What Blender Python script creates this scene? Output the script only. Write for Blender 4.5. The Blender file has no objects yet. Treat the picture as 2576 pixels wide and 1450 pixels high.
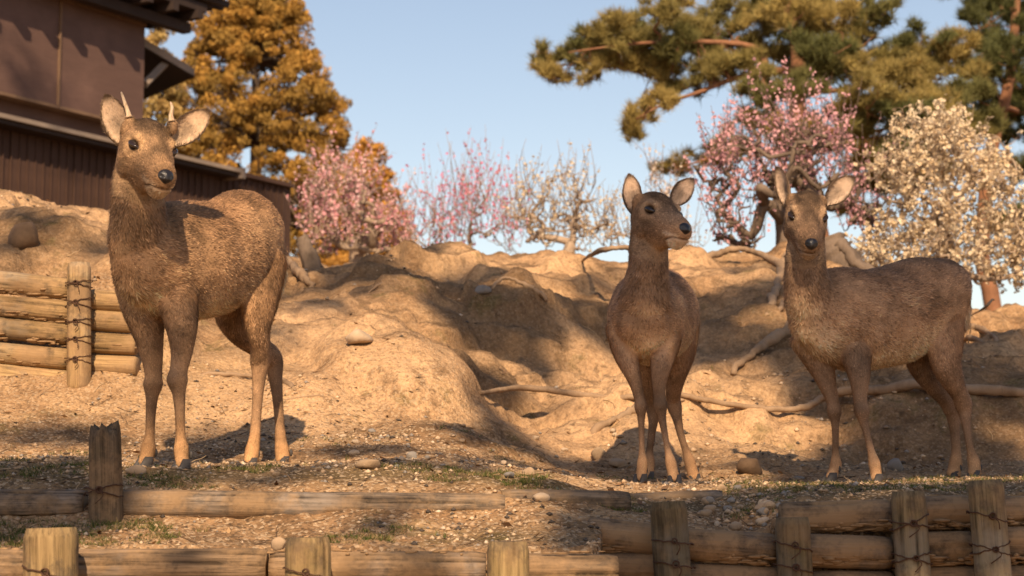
import bpy, bmesh, math, random
import numpy as np
from mathutils import Vector, Matrix
from mathutils.bvhtree import BVHTree

scene = bpy.context.scene
COL = scene.collection
R = math.radians
rng = np.random.default_rng(7)
random.seed(7)

# ------------------------------------------------------------------ camera, world, sun, exposure
F = 4807.0                      # focal length in pixels of a 2576 x 1450 frame
CAM = np.array([0.0, 0.0, 1.0])
PITCH = math.atan((1290 - 725) / F)
cam_data = bpy.data.cameras.new('camera')
cam = bpy.data.objects.new('camera', cam_data)
COL.objects.link(cam)
cam.location = CAM
cam.rotation_euler = (math.pi / 2 + PITCH, 0, 0)
cam_data.sensor_width = 36.0
cam_data.lens = 36.0 * F / 2576
cam_data.clip_start = 0.05
cam_data.clip_end = 4000
cam_data.dof.use_dof = True
cam_data.dof.focus_distance = 5.75
cam_data.dof.aperture_fstop = 5.4
scene.camera = cam

SUN_EL, SUN_AZ = 36.0, -1.0      # azimuth: degrees to the left of straight behind the camera
world = bpy.data.worlds.new('World')
scene.world = world
world.use_nodes = True
wn = world.node_tree
wbg = wn.nodes['Background']
sky = wn.nodes.new('ShaderNodeTexSky')
sky.sky_type = 'NISHITA'
sky.sun_disc = False
sky.sun_elevation = R(SUN_EL)
sky.sun_rotation = R(180 + SUN_AZ)
sky.altitude = 100
sky.air_density = 1.15
sky.dust_density = 0.6
sky.ozone_density = 1.0
tint = wn.nodes.new('ShaderNodeMix'); tint.data_type = 'RGBA'; tint.blend_type = 'MULTIPLY'; tint.inputs[0].default_value = 1.0
tint.inputs[7].default_value = (1.0, 0.85, 0.785, 1)      # the warm white balance of the picture, the same over the whole sky
wn.links.new(sky.outputs[0], tint.inputs[6])
wn.links.new(tint.outputs[2], wbg.inputs[0])
wbg.inputs[1].default_value = 0.106

SUNV = Vector((-math.sin(R(SUN_AZ)) * math.cos(R(SUN_EL)), -math.cos(R(SUN_AZ)) * math.cos(R(SUN_EL)), math.sin(R(SUN_EL))))
sun_data = bpy.data.lights.new('sun', 'SUN')
sun_data.energy = 5.0
sun_data.angle = R(0.6)
sun_data.color = (1.0, 0.75, 0.49)
sun = bpy.data.objects.new('sun', sun_data)
COL.objects.link(sun)
sun.rotation_euler = SUNV.to_track_quat('Z', 'Y').to_euler()

scene.view_settings.view_transform = 'Standard'
scene.view_settings.look = 'None'
scene.view_settings.exposure = 0.6
scene.view_settings.gamma = 1.0
scene.view_settings.use_curve_mapping = False
scene.render.engine = 'CYCLES'
scene.cycles.max_bounces = 5
scene.cycles.diffuse_bounces = 3
scene.cycles.glossy_bounces = 2
scene.cycles.transparent_max_bounces = 6
scene.cycles.use_denoising = True

# ------------------------------------------------------------------ helpers
CP, SP = math.cos(PITCH), math.sin(PITCH)
def P(px, py, d):
    """pixel of the 2576x1450 photo + distance straight ahead -> point"""
    rx, ry = (px - 1288) / F, (725 - py) / F
    y, z = CP - ry * SP, SP + ry * CP
    return Vector((rx / y * d, d, CAM[2] + z / y * d))
def PN(a):
    a = np.asarray(a, float)
    rx, ry = (a[:, 0] - 1288) / F, (725 - a[:, 1]) / F
    y, z = CP - ry * SP, SP + ry * CP
    d = a[:, 2]
    return np.stack([rx / y * d, d, CAM[2] + z / y * d], 1)

def tag(o, label=None, cat=None, group=None, kind=None):
    if label: o['label'] = label
    if cat: o['category'] = cat
    if group: o['group'] = group
    if kind: o['kind'] = kind
    return o
def empty(name, loc, rz=0.0):
    o = bpy.data.objects.new(name, None)
    o.empty_display_size = 0.1
    o.location = loc
    o.rotation_euler = (0, 0, rz)
    COL.objects.link(o)
    return o
def link(name, me, mat=None, parent=None, keep=True):
    o = bpy.data.objects.new(name, me)
    COL.objects.link(o)
    if mat is not None and len(me.materials) == 0:
        me.materials.append(mat)
    if parent is not None:
        o.parent = parent
        if keep:
            pm = Matrix.Translation(parent.location) @ parent.rotation_euler.to_matrix().to_4x4()
            if parent.parent is not None:
                pp = parent.parent
                pm = (Matrix.Translation(pp.location) @ pp.rotation_euler.to_matrix().to_4x4()) @ parent.matrix_parent_inverse @ pm
            o.matrix_parent_inverse = pm.inverted()
    return o
def mesh_np(name, verts, faces, smooth=True, cols=None, mats=None):
    """verts (n,3); faces (m,k) with k = 3 or 4, or list"""
    me = bpy.data.meshes.new(name)
    verts = np.asarray(verts, np.float32)
    if isinstance(faces, np.ndarray):
        m, k = faces.shape
        me.vertices.add(len(verts)); me.vertices.foreach_set('co', verts.ravel())
        me.loops.add(m * k); me.loops.foreach_set('vertex_index', faces.astype(np.int32).ravel())
        me.polygons.add(m)
        me.polygons.foreach_set('loop_start', np.arange(0, m * k, k, dtype=np.int32))
        me.polygons.foreach_set('loop_total', np.full(m, k, np.int32))
    else:
        me.from_pydata([tuple(v) for v in verts], [], faces)
    me.update(calc_edges=True)
    me.validate()
    if smooth:
        me.polygons.foreach_set('use_smooth', np.ones(len(me.polygons), bool))
    if cols is not None:
        set_col(me, cols)
    return me
def set_col(me, cols, name='Col'):
    a = me.attributes.get(name) or me.attributes.new(name, 'FLOAT_COLOR', 'POINT')
    c = np.ones((len(me.vertices), 4), np.float32); c[:, :3] = cols
    a.data.foreach_set('color', c.ravel())
def nrm(v):
    v = np.asarray(v, float)
    return v / np.maximum(np.linalg.norm(v, axis=-1, keepdims=True), 1e-9)
def sstep(a, b, x):
    t = np.clip((x - a) / (b - a), 0, 1)
    return t * t * (3 - 2 * t)

def _h2(ix, iy, s):
    h = (ix.astype(np.int64) * 374761393 + iy.astype(np.int64) * 668265263 + s * 974634777) & 0xffffffff
    h = ((h ^ (h >> 13)) * 1274126177) & 0xffffffff
    return ((h ^ (h >> 16)) & 0xffff) / 65535.0
def noise2(x, y, s=0):
    ix, iy = np.floor(x), np.floor(y)
    fx, fy = x - ix, y - iy
    fx, fy = fx * fx * fx * (fx * (fx * 6 - 15) + 10), fy * fy * fy * (fy * (fy * 6 - 15) + 10)
    a, b = _h2(ix, iy, s), _h2(ix + 1, iy, s)
    c, d = _h2(ix, iy + 1, s), _h2(ix + 1, iy + 1, s)
    return (a + (b - a) * fx) * (1 - fy) + (c + (d - c) * fx) * fy - 0.5
def fbm2(x, y, o=4, s=0):
    t, amp = 0, 1.0
    for i in range(o):
        t = t + amp * noise2(x * 2 ** i + 17.3 * i, y * 2 ** i - 9.1 * i, s + i); amp *= 0.5
    return t

def tube(path, radii, n=8, cap=True, seed=0, wob=0.0):
    """generic tube along points -> verts, faces(list)"""
    p = np.asarray(path, float); m = len(p)
    r = np.broadcast_to(np.asarray(radii, float), (m,))
    t = np.gradient(p, axis=0); t = nrm(t)
    ref = np.array([0, 0, 1.0]) if abs(t[0][2]) < 0.9 else np.array([1.0, 0, 0])
    a = nrm(ref - t[0] * ref.dot(t[0]))
    V = []
    g = np.random.default_rng(seed)
    ang = np.linspace(0, 2 * math.pi, n, endpoint=False)
    for i in range(m):
        a = nrm(a - t[i] * a.dot(t[i])); b = np.cross(t[i], a)
        rr = r[i] * (1 + wob * (g.random(n) - 0.5)) if wob else r[i]
        V.append(p[i] + (np.cos(ang) * rr)[:, None] * a + (np.sin(ang) * rr)[:, None] * b)
    V = np.concatenate(V)
    Fs = []
    for i in range(m - 1):
        for k in range(n):
            k2 = (k + 1) % n
            Fs.append((i * n + k, i * n + k2, (i + 1) * n + k2, (i + 1) * n + k))
    if cap:
        Fs.append(tuple(range(n - 1, -1, -1)))
        Fs.append(tuple(range((m - 1) * n, m * n)))
    return V, Fs
class MB:
    """collects pieces of one mesh"""
    def __init__(s): s.v, s.f, s.n, s.c = [], [], 0, []
    def add(s, V, Fs, col=None):
        V = np.asarray(V, float)
        s.v.append(V); s.f += [tuple(int(i) + s.n for i in f) for f in Fs]; s.n += len(V)
        if col is not None: s.c.append(np.broadcast_to(np.asarray(col, float), (len(V), 3)))
        return s
    def box(s, lo, hi, M=None, col=None):
        x0, y0, z0 = lo; x1, y1, z1 = hi
        V = np.array([(x0,y0,z0),(x1,y0,z0),(x1,y1,z0),(x0,y1,z0),(x0,y0,z1),(x1,y0,z1),(x1,y1,z1),(x0,y1,z1)], float)
        if M is not None: V = np.array([M @ Vector(q) for q in V])
        return s.add(V, [(0,3,2,1),(4,5,6,7),(0,1,5,4),(1,2,6,5),(2,3,7,6),(3,0,4,7)], col)
    def mesh(s, name, smooth=True):
        me = mesh_np(name, np.concatenate(s.v), s.f, smooth)
        if s.c: set_col(me, np.concatenate(s.c))
        return me
def spline(pts, n):
    """Catmull-Rom through pts -> n points"""
    p = np.asarray(pts, float)
    q = np.vstack([2 * p[0] - p[1], p, 2 * p[-1] - p[-2]])
    k = len(p) - 1
    out = []
    for u in np.linspace(0, k - 1e-6, n):
        i = int(u); t = u - i
        a, b, c, d = q[i], q[i + 1], q[i + 2], q[i + 3]
        out.append(0.5 * (2 * b + (c - a) * t + (2 * a - 5 * b + 4 * c - d) * t * t + (3 * b - a - 3 * c + d) * t ** 3))
    return np.array(out)

# ------------------------------------------------------------------ material helper
class NT:
    def __init__(s, name):
        s.m = bpy.data.materials.new(name); s.m.use_nodes = True
        s.t = s.m.node_tree; s.b = s.t.nodes['Principled BSDF']
        s.b.inputs['Roughness'].default_value = 0.85
        s.b.inputs['Specular IOR Level'].default_value = 0.2
    def n(s, typ, props=None, **kw):
        nd = s.t.nodes.new(typ)
        for k, v in (props or {}).items(): setattr(nd, k, v)
        for k, v in kw.items():
            key = k.replace('_', ' ') if k.replace('_', ' ') in nd.inputs else k
            s.put(nd.inputs[key], v)
        return nd
    def put(s, inp, v):
        if isinstance(v, bpy.types.NodeSocket): s.t.links.new(v, inp)
        elif isinstance(v, bpy.types.Node): s.t.links.new(v.outputs[0], inp)
        else:
            if isinstance(v, (tuple, list)) and len(v) == 3 and inp.type == 'RGBA': v = (*v, 1)
            inp.default_value = v
    def coord(s, which='Object'): return s.n('ShaderNodeTexCoord').outputs[which]
    def noise(s, vec, scale, detail=4, rough=0.55, dist=0.0):
        nd = s.n('ShaderNodeTexNoise', Scale=scale, Detail=detail, Roughness=rough, Distortion=dist)
        s.put(nd.inputs['Vector'], vec); return nd.outputs[0]
    def ramp(s, fac, stops, interp='LINEAR'):
        nd = s.n('ShaderNodeValToRGB'); cr = nd.color_ramp; cr.interpolation = interp
        while len(cr.elements) < len(stops): cr.elements.new(0.5)
        for e, (p, c) in zip(cr.elements, stops):
            e.position = p; e.color = (*c, 1) if len(c) == 3 else c
        s.put(nd.inputs[0], fac); return nd.outputs[0]
    def mix(s, fac, a, b, mode='MIX'):
        nd = s.n('ShaderNodeMix', {'data_type': 'RGBA', 'blend_type': mode})
        s.put(nd.inputs[0], fac); s.put(nd.inputs[6], a); s.put(nd.inputs[7], b); return nd.outputs[2]
    def math(s, op, a, b=0.0):
        nd = s.n('ShaderNodeMath', {'operation': op}); s.put(nd.inputs[0], a); s.put(nd.inputs[1], b); return nd.outputs[0]
    def maprange(s, v, a, b, c=0.0, d=1.0):
        nd = s.n('ShaderNodeMapRange'); s.put(nd.inputs[0], v)
        for i, q in enumerate((a, b, c, d)): s.put(nd.inputs[i + 1], q)
        return nd.outputs[0]
    def scale(s, vec, sc):
        nd = s.n('ShaderNodeMapping'); s.put(nd.inputs['Vector'], vec); nd.inputs['Scale'].default_value = sc; return nd.outputs[0]
    def attr(s, name='Col'): return s.n('ShaderNodeAttribute', {'attribute_name': name}).outputs['Color']
    def bump(s, h, strength=0.5, dist=0.01, normal=None):
        nd = s.n('ShaderNodeBump'); nd.inputs['Strength'].default_value = strength; nd.inputs['Distance'].default_value = dist
        s.put(nd.inputs['Height'], h)
        if normal is not None: s.put(nd.inputs['Normal'], normal)
        s.put(s.b.inputs['Normal'], nd); return nd.outputs[0]
    def base(s, c): s.put(s.b.inputs['Base Color'], c)
    def set(s, **kw):
        for k, v in kw.items(): s.put(s.b.inputs[k.replace('_', ' ')], v)
        return s

def plain(name, col, rough=0.8, spec=0.2, var=0.25, sc=30):
    m = NT(name); c = m.coord()
    n = m.noise(c, sc, 5)
    m.base(m.mix(n, tuple(x * (1 - var) for x in col), tuple(x * (1 + var) for x in col)))
    m.set(Roughness=rough); m.b.inputs['Specular IOR Level'].default_value = spec
    m.bump(n, 0.3, 0.004)
    return m.m
def attr_mat(name, rough=0.8, spec=0.15, transl=0.0, sheen=0.0):
    m = NT(name); m.base(m.attr()); m.set(Roughness=rough); m.b.inputs['Specular IOR Level'].default_value = spec
    if transl:
        out = m.t.nodes['Material Output']
        tr = m.n('ShaderNodeBsdfTranslucent'); m.put(tr.inputs[0], m.attr())
        mx = m.n('ShaderNodeMixShader'); mx.inputs[0].default_value = transl
        m.t.links.new(m.b.outputs[0], mx.inputs[1]); m.t.links.new(tr.outputs[0], mx.inputs[2])
        m.t.links.new(mx.outputs[0], out.inputs[0])
    return m.m
# ------------------------------------------------------------------ the three deer, traced joint by joint
# every station: photo pixel (2576 wide), distance, half width across the animal, half depth
DEER = {
 'buck': dict(yaw=28.0, sc=1.0,
  trunk=[(690,648,6.24,.045,.07),(657,626,6.2,.088,.116),(620,604,6.12,.116,.156),(586,620,6.03,.130,.168),(530,648,5.92,.140,.178),(470,658,5.80,.142,.180),(412,662,5.68,.124,.180),(362,672,5.58,.104,.150),(330,684,5.52,.066,.095)],
  neck=[(385,660,5.64,.10,.13),(352,610,5.57,.088,.118),(346,560,5.53,.076,.098),(346,512,5.51,.070,.086),(347,462,5.50,.068,.078),(350,412,5.49,.063,.066)],
  head=dict(eye=(386,372,5.40), yaw=28.0, pitch=30.0, roll=-5.0, s=1.18),
  legs=dict(
   FL=[(428,700,5.66,.070,.10),(446,770,5.615,.055,.080),(457,830,5.575,.042,.056),(457,885,5.57,.034,.042),(450,930,5.565,.029,.034),(446,958,5.56,.0295,.035),(450,990,5.56,.023,.027),(453,1050,5.56,.0195,.0225),(454,1100,5.56,.0195,.022),(456,1128,5.56,.025,.027),(457,1152,5.555,.024,.026),(458,1172,5.55,.026,.028)],
   FR=[(352,720,5.66,.070,.095),(364,790,5.66,.054,.078),(375,850,5.66,.042,.052),(383,905,5.66,.034,.040),(386,945,5.66,.029,.033),(385,968,5.66,.028,.033),(382,1000,5.66,.022,.026),(379,1050,5.66,.0195,.0225),(377,1095,5.66,.019,.022),(373,1125,5.655,.025,.027),(370,1148,5.65,.025,.027),(366,1166,5.645,.027,.029)],
   RL=[(655,650,6.10,.076,.115),(652,710,6.06,.061,.100),(650,770,6.02,.049,.080),(650,825,6.02,.038,.058),(655,870,6.05,.033,.046),(655,905,6.08,.029,.042),(652,945,6.08,.025,.034),(648,1000,6.07,.0215,.027),(644,1060,6.06,.0205,.024),(640,1105,6.05,.021,.0235),(635,1132,6.045,.027,.028),(632,1150,6.03,.027,.029),(630,1166,6.02,.028,.031)],
   RR=[(622,660,6.24,.085,.120),(598,730,6.20,.070,.105),(585,785,6.16,.052,.082),(606,835,6.20,.040,.056),(648,872,6.30,.033,.044),(684,905,6.38,.030,.044),(692,945,6.38,.027,.036),(698,1000,6.36,.0225,.028),(703,1060,6.34,.021,.024),(706,1105,6.33,.022,.024),(709,1130,6.32,.028,.029),(711,1148,6.31,.028,.03),(711,1162,6.30,.029,.032)]),
  ears=[dict(base=(305,350,5.44), tip=(261,241,5.45), face=(-.30,-.93,.15), w=.042), dict(base=(441,352,5.43), tip=(523,279,5.45), face=(.35,-.90,.05), w=.040)],
  antlers=[[(325,296,5.43),(321,280,5.43),(313,256,5.43),(305,232,5.44)],[(432,306,5.42),(430,290,5.42),(433,272,5.42),(429,257,5.43)]],
  tail=[(696,640,6.28,.026,.032),(702,690,6.30,.024,.028),(700,735,6.29,.012,.014)]),
 'small_hind': dict(yaw=13.0, sc=0.93,
  trunk=[(1668,790,7.06,.06,.07),(1662,775,7.0,.11,.125),(1655,778,6.88,.13,.15),(1648,790,6.74,.152,.162),(1640,795,6.60,.155,.166),(1632,800,6.46,.134,.158),(1624,806,6.34,.115,.142),(1620,812,6.25,.08,.10)],
  neck=[(1626,800,6.36,.105,.115),(1624,755,6.28,.090,.105),(1628,710,6.25,.076,.09),(1631,665,6.23,.066,.076),(1631,620,6.23,.064,.068),(1633,570,6.225,.059,.060)],
  head=dict(eye=(1671,534,6.16), yaw=25.0, pitch=19.0, roll=-5.0, s=1.11),
  legs=dict(
   FR=[(1566,830,6.40,.056,.085),(1574,885,6.34,.044,.062),(1586,925,6.30,.033,.044),(1599,965,6.29,.026,.032),(1609,1003,6.285,.0225,.026),(1612,1025,6.28,.0225,.026),(1613,1050,6.28,.0175,.020),(1614,1095,6.28,.0145,.017),(1615,1136,6.28,.0155,.0175),(1616,1162,6.28,.021,.022),(1614,1186,6.275,.0215,.0225),(1611,1206,6.27,.024,.025)],
   FL=[(1678,830,6.40,.056,.085),(1670,885,6.32,.044,.062),(1662,925,6.27,.035,.044),(1658,965,6.26,.028,.033),(1659,1000,6.255,.0245,.027),(1661,1022,6.25,.0245,.027),(1665,1050,6.25,.019,.021),(1673,1095,6.25,.0155,.0175),(1681,1136,6.245,.0165,.018),(1687,1162,6.24,.0215,.022),(1692,1186,6.235,.022,.023),(1697,1208,6.23,.0245,.026)],
   RL=[(1706,810,6.88,.078,.115),(1708,865,6.86,.066,.10),(1704,915,6.84,.052,.074),(1697,965,6.86,.038,.052),(1694,1002,6.90,.0305,.042),(1697,1025,6.91,.0275,.038),(1704,1055,6.90,.0225,.028),(1713,1095,6.89,.019,.0225),(1724,1130,6.88,.0185,.021),(1734,1160,6.865,.0235,.0245),(1741,1184,6.85,.0245,.026),(1747,1204,6.84,.0265,.028)],
   RR=[(1606,820,6.94,.078,.11),(1606,880,6.92,.062,.09),(1616,930,6.90,.046,.066),(1630,972,6.92,.034,.046),(1640,1010,6.96,.028,.040),(1644,1035,6.97,.0265,.034),(1643,1065,6.96,.022,.026),(1638,1100,6.95,.019,.022),(1634,1135,6.94,.0185,.021),(1633,1160,6.93,.0235,.0245),(1632,1182,6.92,.024,.025),(1631,1198,6.91,.026,.027)]),
  ears=[dict(base=(1594,524,6.22), tip=(1579,440,6.235), face=(-.42,-.90,.05), w=.034), dict(base=(1700,505,6.22), tip=(1747,450,6.26), face=(.28,-.95,.02), w=.034)],
  antlers=[], tail=[(1670,760,7.08,.03,.035),(1674,800,7.10,.028,.03),(1674,840,7.09,.014,.016)]),
 'large_hind': dict(yaw=50.0, sc=0.95,
  trunk=[(2410,750,6.86,.05,.075),(2384,740,6.82,.092,.116),(2352,748,6.77,.125,.142),(2305,764,6.72,.134,.166),(2242,794,6.65,.144,.172),(2178,803,6.57,.144,.176),(2112,800,6.49,.126,.174),(2058,792,6.43,.104,.148),(2022,790,6.39,.066,.098)],
  neck=[(2078,785,6.46,.10,.128),(2044,755,6.41,.086,.108),(2030,715,6.375,.073,.089),(2026,672,6.355,.064,.075),(2027,630,6.345,.061,.069),(2031,588,6.33,.056,.060)],
  head=dict(eye=(2033,545,6.26), yaw=-3.0, pitch=36.0, roll=-5.0, s=1.08),
  legs=dict(
   FR=[(2040,850,6.50,.066,.09),(2058,900,6.49,.050,.068),(2072,940,6.48,.038,.048),(2087,985,6.47,.029,.034),(2096,1015,6.465,.0245,.029),(2099,1038,6.46,.0235,.027),(2101,1062,6.46,.0180,.021),(2102,1100,6.46,.0155,.018),(2102,1140,6.455,.0165,.0185),(2103,1166,6.45,.0225,.024),(2097,1186,6.44,.0215,.023),(2090,1203,6.43,.023,.025)],
   FL=[(2138,850,6.47,.066,.09),(2153,905,6.42,.048,.064),(2161,945,6.38,.036,.044),(2163,985,6.37,.029,.034),(2165,1015,6.365,.0260,.030),(2168,1036,6.36,.0250,.029),(2173,1062,6.36,.0190,.022),(2182,1098,6.355,.0160,.0185),(2192,1136,6.35,.0170,.019),(2199,1164,6.345,.0230,.024),(2203,1186,6.34,.0225,.024),(2204,1206,6.335,.024,.026)],
   RL=[(2368,790,6.74,.072,.106),(2374,850,6.70,.058,.090),(2378,905,6.67,.047,.074),(2394,950,6.69,.041,.058),(2412,988,6.73,.032,.042),(2424,1020,6.76,.0270,.038),(2428,1050,6.76,.0235,.028),(2434,1090,6.75,.0190,.022),(2441,1130,6.745,.0185,.021),(2449,1160,6.74,.0255,.026),(2452,1180,6.73,.0260,.027),(2451,1196,6.72,.028,.030)],
   RR=[(2340,800,6.88,.076,.11),(2322,865,6.83,.062,.09),(2318,912,6.80,.048,.068),(2345,960,6.82,.038,.052),(2378,1000,6.86,.032,.043),(2396,1030,6.88,.0290,.041),(2400,1062,6.88,.0260,.031),(2403,1100,6.875,.0225,.026),(2405,1140,6.87,.0225,.025),(2404,1165,6.865,.0275,.028),(2401,1183,6.855,.0275,.029),(2398,1198,6.84,.029,.031)]),
  ears=[dict(base=(1972,503,6.33), tip=(1945,424,6.37), face=(-.90,-.42,.05), w=.036), dict(base=(2090,502,6.32), tip=(2149,446,6.35), face=(.30,-.94,.05), w=.037)],
  antlers=[], tail=[(2416,730,6.89,.028,.033),(2424,780,6.91,.026,.028),(2426,825,6.90,.013,.015)]),
}
for _d in DEER.values():          # slender lower legs
    for _k, _l in _d['legs'].items():
        _j = [1, 1, 1, .95, .93, 1.08, .92, .86, .88, .98, .95, .95, .95]; _d['legs'][_k] = [(*q[:3], q[3] * _j[i] - (.0028 if i > 2 else .001), q[4] * _j[i] - (.0028 if i > 2 else .004)) for i, q in enumerate(_l)]
HOOFS = []
for _d in DEER.values():
    for _l in _d['legs'].values():
        q = P(*_l[-1][:3]); HOOFS.append((q.x, q.y, q.z - 0.014 * _d['sc']))
HOOFS = np.array(HOOFS)
# ------------------------------------------------------------------ terrain
CTRL = []
def row(d, pts):
    for px, py in pts: CTRL.append((px, py, d))
LP = (-250, 0, 200, 400, 700, 1000, 1250)
row(4.75, [(p, 1378) for p in LP] + [(1480, 1372)])
row(5.05, [(p, 1316) for p in LP[:-1]] + [(1250, 1314), (1400, 1300)])
row(5.24, [(p, 1234) for p in LP[:-1]] + [(1250, 1240), (1400, 1248)])
row(5.52, [(-250, 1174), (0, 1172), (200, 1172), (400, 1178), (700, 1172), (1000, 1180), (1250, 1200), (1400, 1217)])
row(6.05, [(-250, 1155), (0, 1158), (200, 1160), (400, 1164), (700, 1164), (1000, 1165), (1250, 1178), (1400, 1200)])
row(6.7, [(-250, 1085), (0, 1090), (200, 1100), (400, 1112), (600, 1110), (850, 1105), (1000, 1108), (1200, 1135)])
row(7.1, [(-250, 985), (0, 988), (200, 990), (350, 1005), (600, 1040), (820, 1052), (1000, 1072), (1130, 1082)])
# right front
CTRL += [(1560,1306,5.12),(1690,1322,5.1),(1850,1338,5.1),(1940,1330,5.16),(2010,1264,5.32),(2150,1258,5.32),(2350,1247,5.32),(2576,1237,5.32),(2850,1230,5.32)]
row(5.6, [(1560,1254),(1700,1250),(1850,1262),(2000,1242),(2200,1238),(2400,1229),(2576,1224),(2850,1220)])
row(6.3, [(1560,1222),(1700,1223),(1850,1216),(2050,1217),(2200,1217),(2400,1211),(2576,1208),(2850,1205)])
row(6.85, [(1400,1185),(1560,1206),(1700,1208),(1850,1200),(2050,1206),(2200,1206),(2400,1204),(2576,1202),(2850,1200)])
row(7.3, [(1250,1118),(1400,1160),(1600,1168),(1850,1155),(2050,1172),(2250,1172),(2450,1168),(2700,1160)])
row(7.75, [(1400,1112),(1600,1112),(1850,1112),(2050,1135),(2250,1142),(2500,1142),(2850,1135)])
row(7.98, [(1330,1040),(1500,1055),(1650,1060),(1800,1062),(2000,1062),(2200,1040),(2400,1025),(2576,1030),(2850,1020)])
row(8.15, [(1300,985),(1500,1002),(1700,1008),(1850,1000),(2000,1015),(2200,980),(2400,978),(2576,988),(2850,980)])
row(8.8, [(1350,930),(1500,945),(1700,925),(1900,935),(2100,920),(2300,930),(2576,930),(2850,925)])
row(9.4, [(1500,850),(1750,845),(1900,815),(2100,830),(2300,865),(2576,865),(2850,860)])
row(10.0, [(1450,742),(1600,738),(1800,732),(1950,722),(2100,762),(2300,805),(2576,830),(2850,835)])
row(10.8, [(1330,668),(1450,655),(1600,645),(1800,650),(1950,650),(2100,660),(2200,690),(2350,745),(2450,773),(2576,776),(2850,780)])
# centre: the big mound, the gully, the upper hump
CTRL += [(1000,1000,7.36),(900,1005,7.36),(1120,1020,7.38),(1000,930,7.6),(890,920,7.7),(1120,970,7.52),(1192,1010,7.45),(1215,1060,7.4),
 (820,960,7.3),(770,930,7.5),(1240,930,8.2),(1260,1010,7.9),(1000,870,8.2),(880,850,8.3),(750,862,7.95),(680,800,8.6),(760,765,8.95),
 (1000,800,8.6),(1000,735,9.3),(1140,780,8.95),(1180,850,8.5),(860,700,9.6),(700,700,9.4),(1000,690,9.8),(1150,700,9.7),
 (1290,732,9.25),(1280,860,8.85),(1210,800,9.0),(1350,850,8.9),(1400,760,9.4),(1200,740,9.3),
 (760,657,10.5),(900,660,10.5),(1020,652,10.5),(1110,630,10.4),(1200,642,10.5)]
# left bank (the log wall step is added afterwards)
CTRL += [(-250,935,7.28),(0,935,7.28),(150,935,7.28),(300,935,7.28),(450,950,7.35),(600,915,7.55),(500,830,8.0),(600,800,8.3),(560,700,9.3)]
LEFT = [(-250,600,8.4),(0,600,8.5),(100,575,8.5),(200,620,8.4),(60,520,9.0),(280,600,8.9),(-250,500,9.6),(0,503,9.6),(150,503,9.6),(270,512,9.6),(400,560,10.0),(540,640,10.2),(650,668,10.4),(0,668,7.9),(170,668,7.9),(300,690,8.0),(400,760,8.0)]
CTRL += LEFT
c3 = PN(CTRL)
zc = c3[:, 2] - 0.33 * sstep(-1.25, -1.45, c3[:, 0]) * sstep(7.33, 7.62, c3[:, 1]) * (1 - sstep(7.9, 9.2, c3[:, 1]))
ex = []
for x in (-14, -9, -5.5, -3, 0, 2.2, 5, 9, 14):
    zl = 2.62 if x < -2 else (2.38 if x < 2.2 else 2.05)
    ex += [(x, 12.2, zl - 0.05), (x, 14.5, zl - 0.35), (x, 18, zl - 0.65)]
    if abs(x) > 4: ex += [(x, 4.75, 0.92), (x, 6, 1.14), (x, 7.3, 1.4), (x, 8.5, 1.9), (x, 10, zl - 0.1)]
cxy = np.vstack([c3[:, :2], np.array(ex)[:, :2]]); cz = np.concatenate([zc, np.array(ex)[:, 2]])
def _tps(r2): return 0.5 * r2 * np.log(np.maximum(r2, 1e-12))
def _fit(xy, z, lam=0.0012):
    n = len(xy)
    K = _tps(((xy[:, None] - xy[None]) ** 2).sum(-1)) + lam * np.eye(n)
    Pm = np.c_[np.ones(n), xy]
    A = np.block([[K, Pm], [Pm.T, np.zeros((3, 3))]])
    return np.linalg.solve(A, np.concatenate([z, np.zeros(3)]))
_w = _fit(cxy, cz)
def _base(x, y):
    x, y = np.asarray(x, float), np.asarray(y, float)
    out = np.empty(x.size); xf, yf = x.ravel(), y.ravel()
    for i in range(0, x.size, 20000):
        r2 = (xf[i:i+20000, None] - cxy[None, :, 0]) ** 2 + (yf[i:i+20000, None] - cxy[None, :, 1]) ** 2
        out[i:i+20000] = _tps(r2) @ _w[:-3] + _w[-3] + _w[-2] * xf[i:i+20000] + _w[-1] * yf[i:i+20000]
    return out.reshape(x.shape)
BUMPS = [(1005,950,7.68,.37,.46,.115),(900,880,8.1,.26,.30,.06),(790,790,8.6,.22,.26,.08),(700,760,8.8,.2,.22,.06),(1290,780,9.1,.28,.30,.09),(1110,660,10.2,.26,.3,.03),(1440,700,10.2,.38,.3,.03),(1700,700,10.2,.26,.25,.03),(1560,770,9.7,.3,.3,.05),(1780,990,8.25,.55,.28,.05),(1480,960,8.5,.4,.3,.05),(1850,830,9.3,.3,.3,.09),(230,600,8.7,.26,.3,.06),(1050,790,8.9,.25,.25,.07),(2250,900,8.9,.4,.3,.08),(2450,960,8.5,.4,.3,.07),(2100,800,9.5,.3,.3,.08),(1180,1100,7.0,.32,.22,.035),(860,720,9.5,.3,.25,.06)]
def wall_y(x):      # the front of the terrace follows the log walls
    return 4.62 + 0.40 * sstep(.20, .26, x) + 0.10 * sstep(.66, .74, x)
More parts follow.
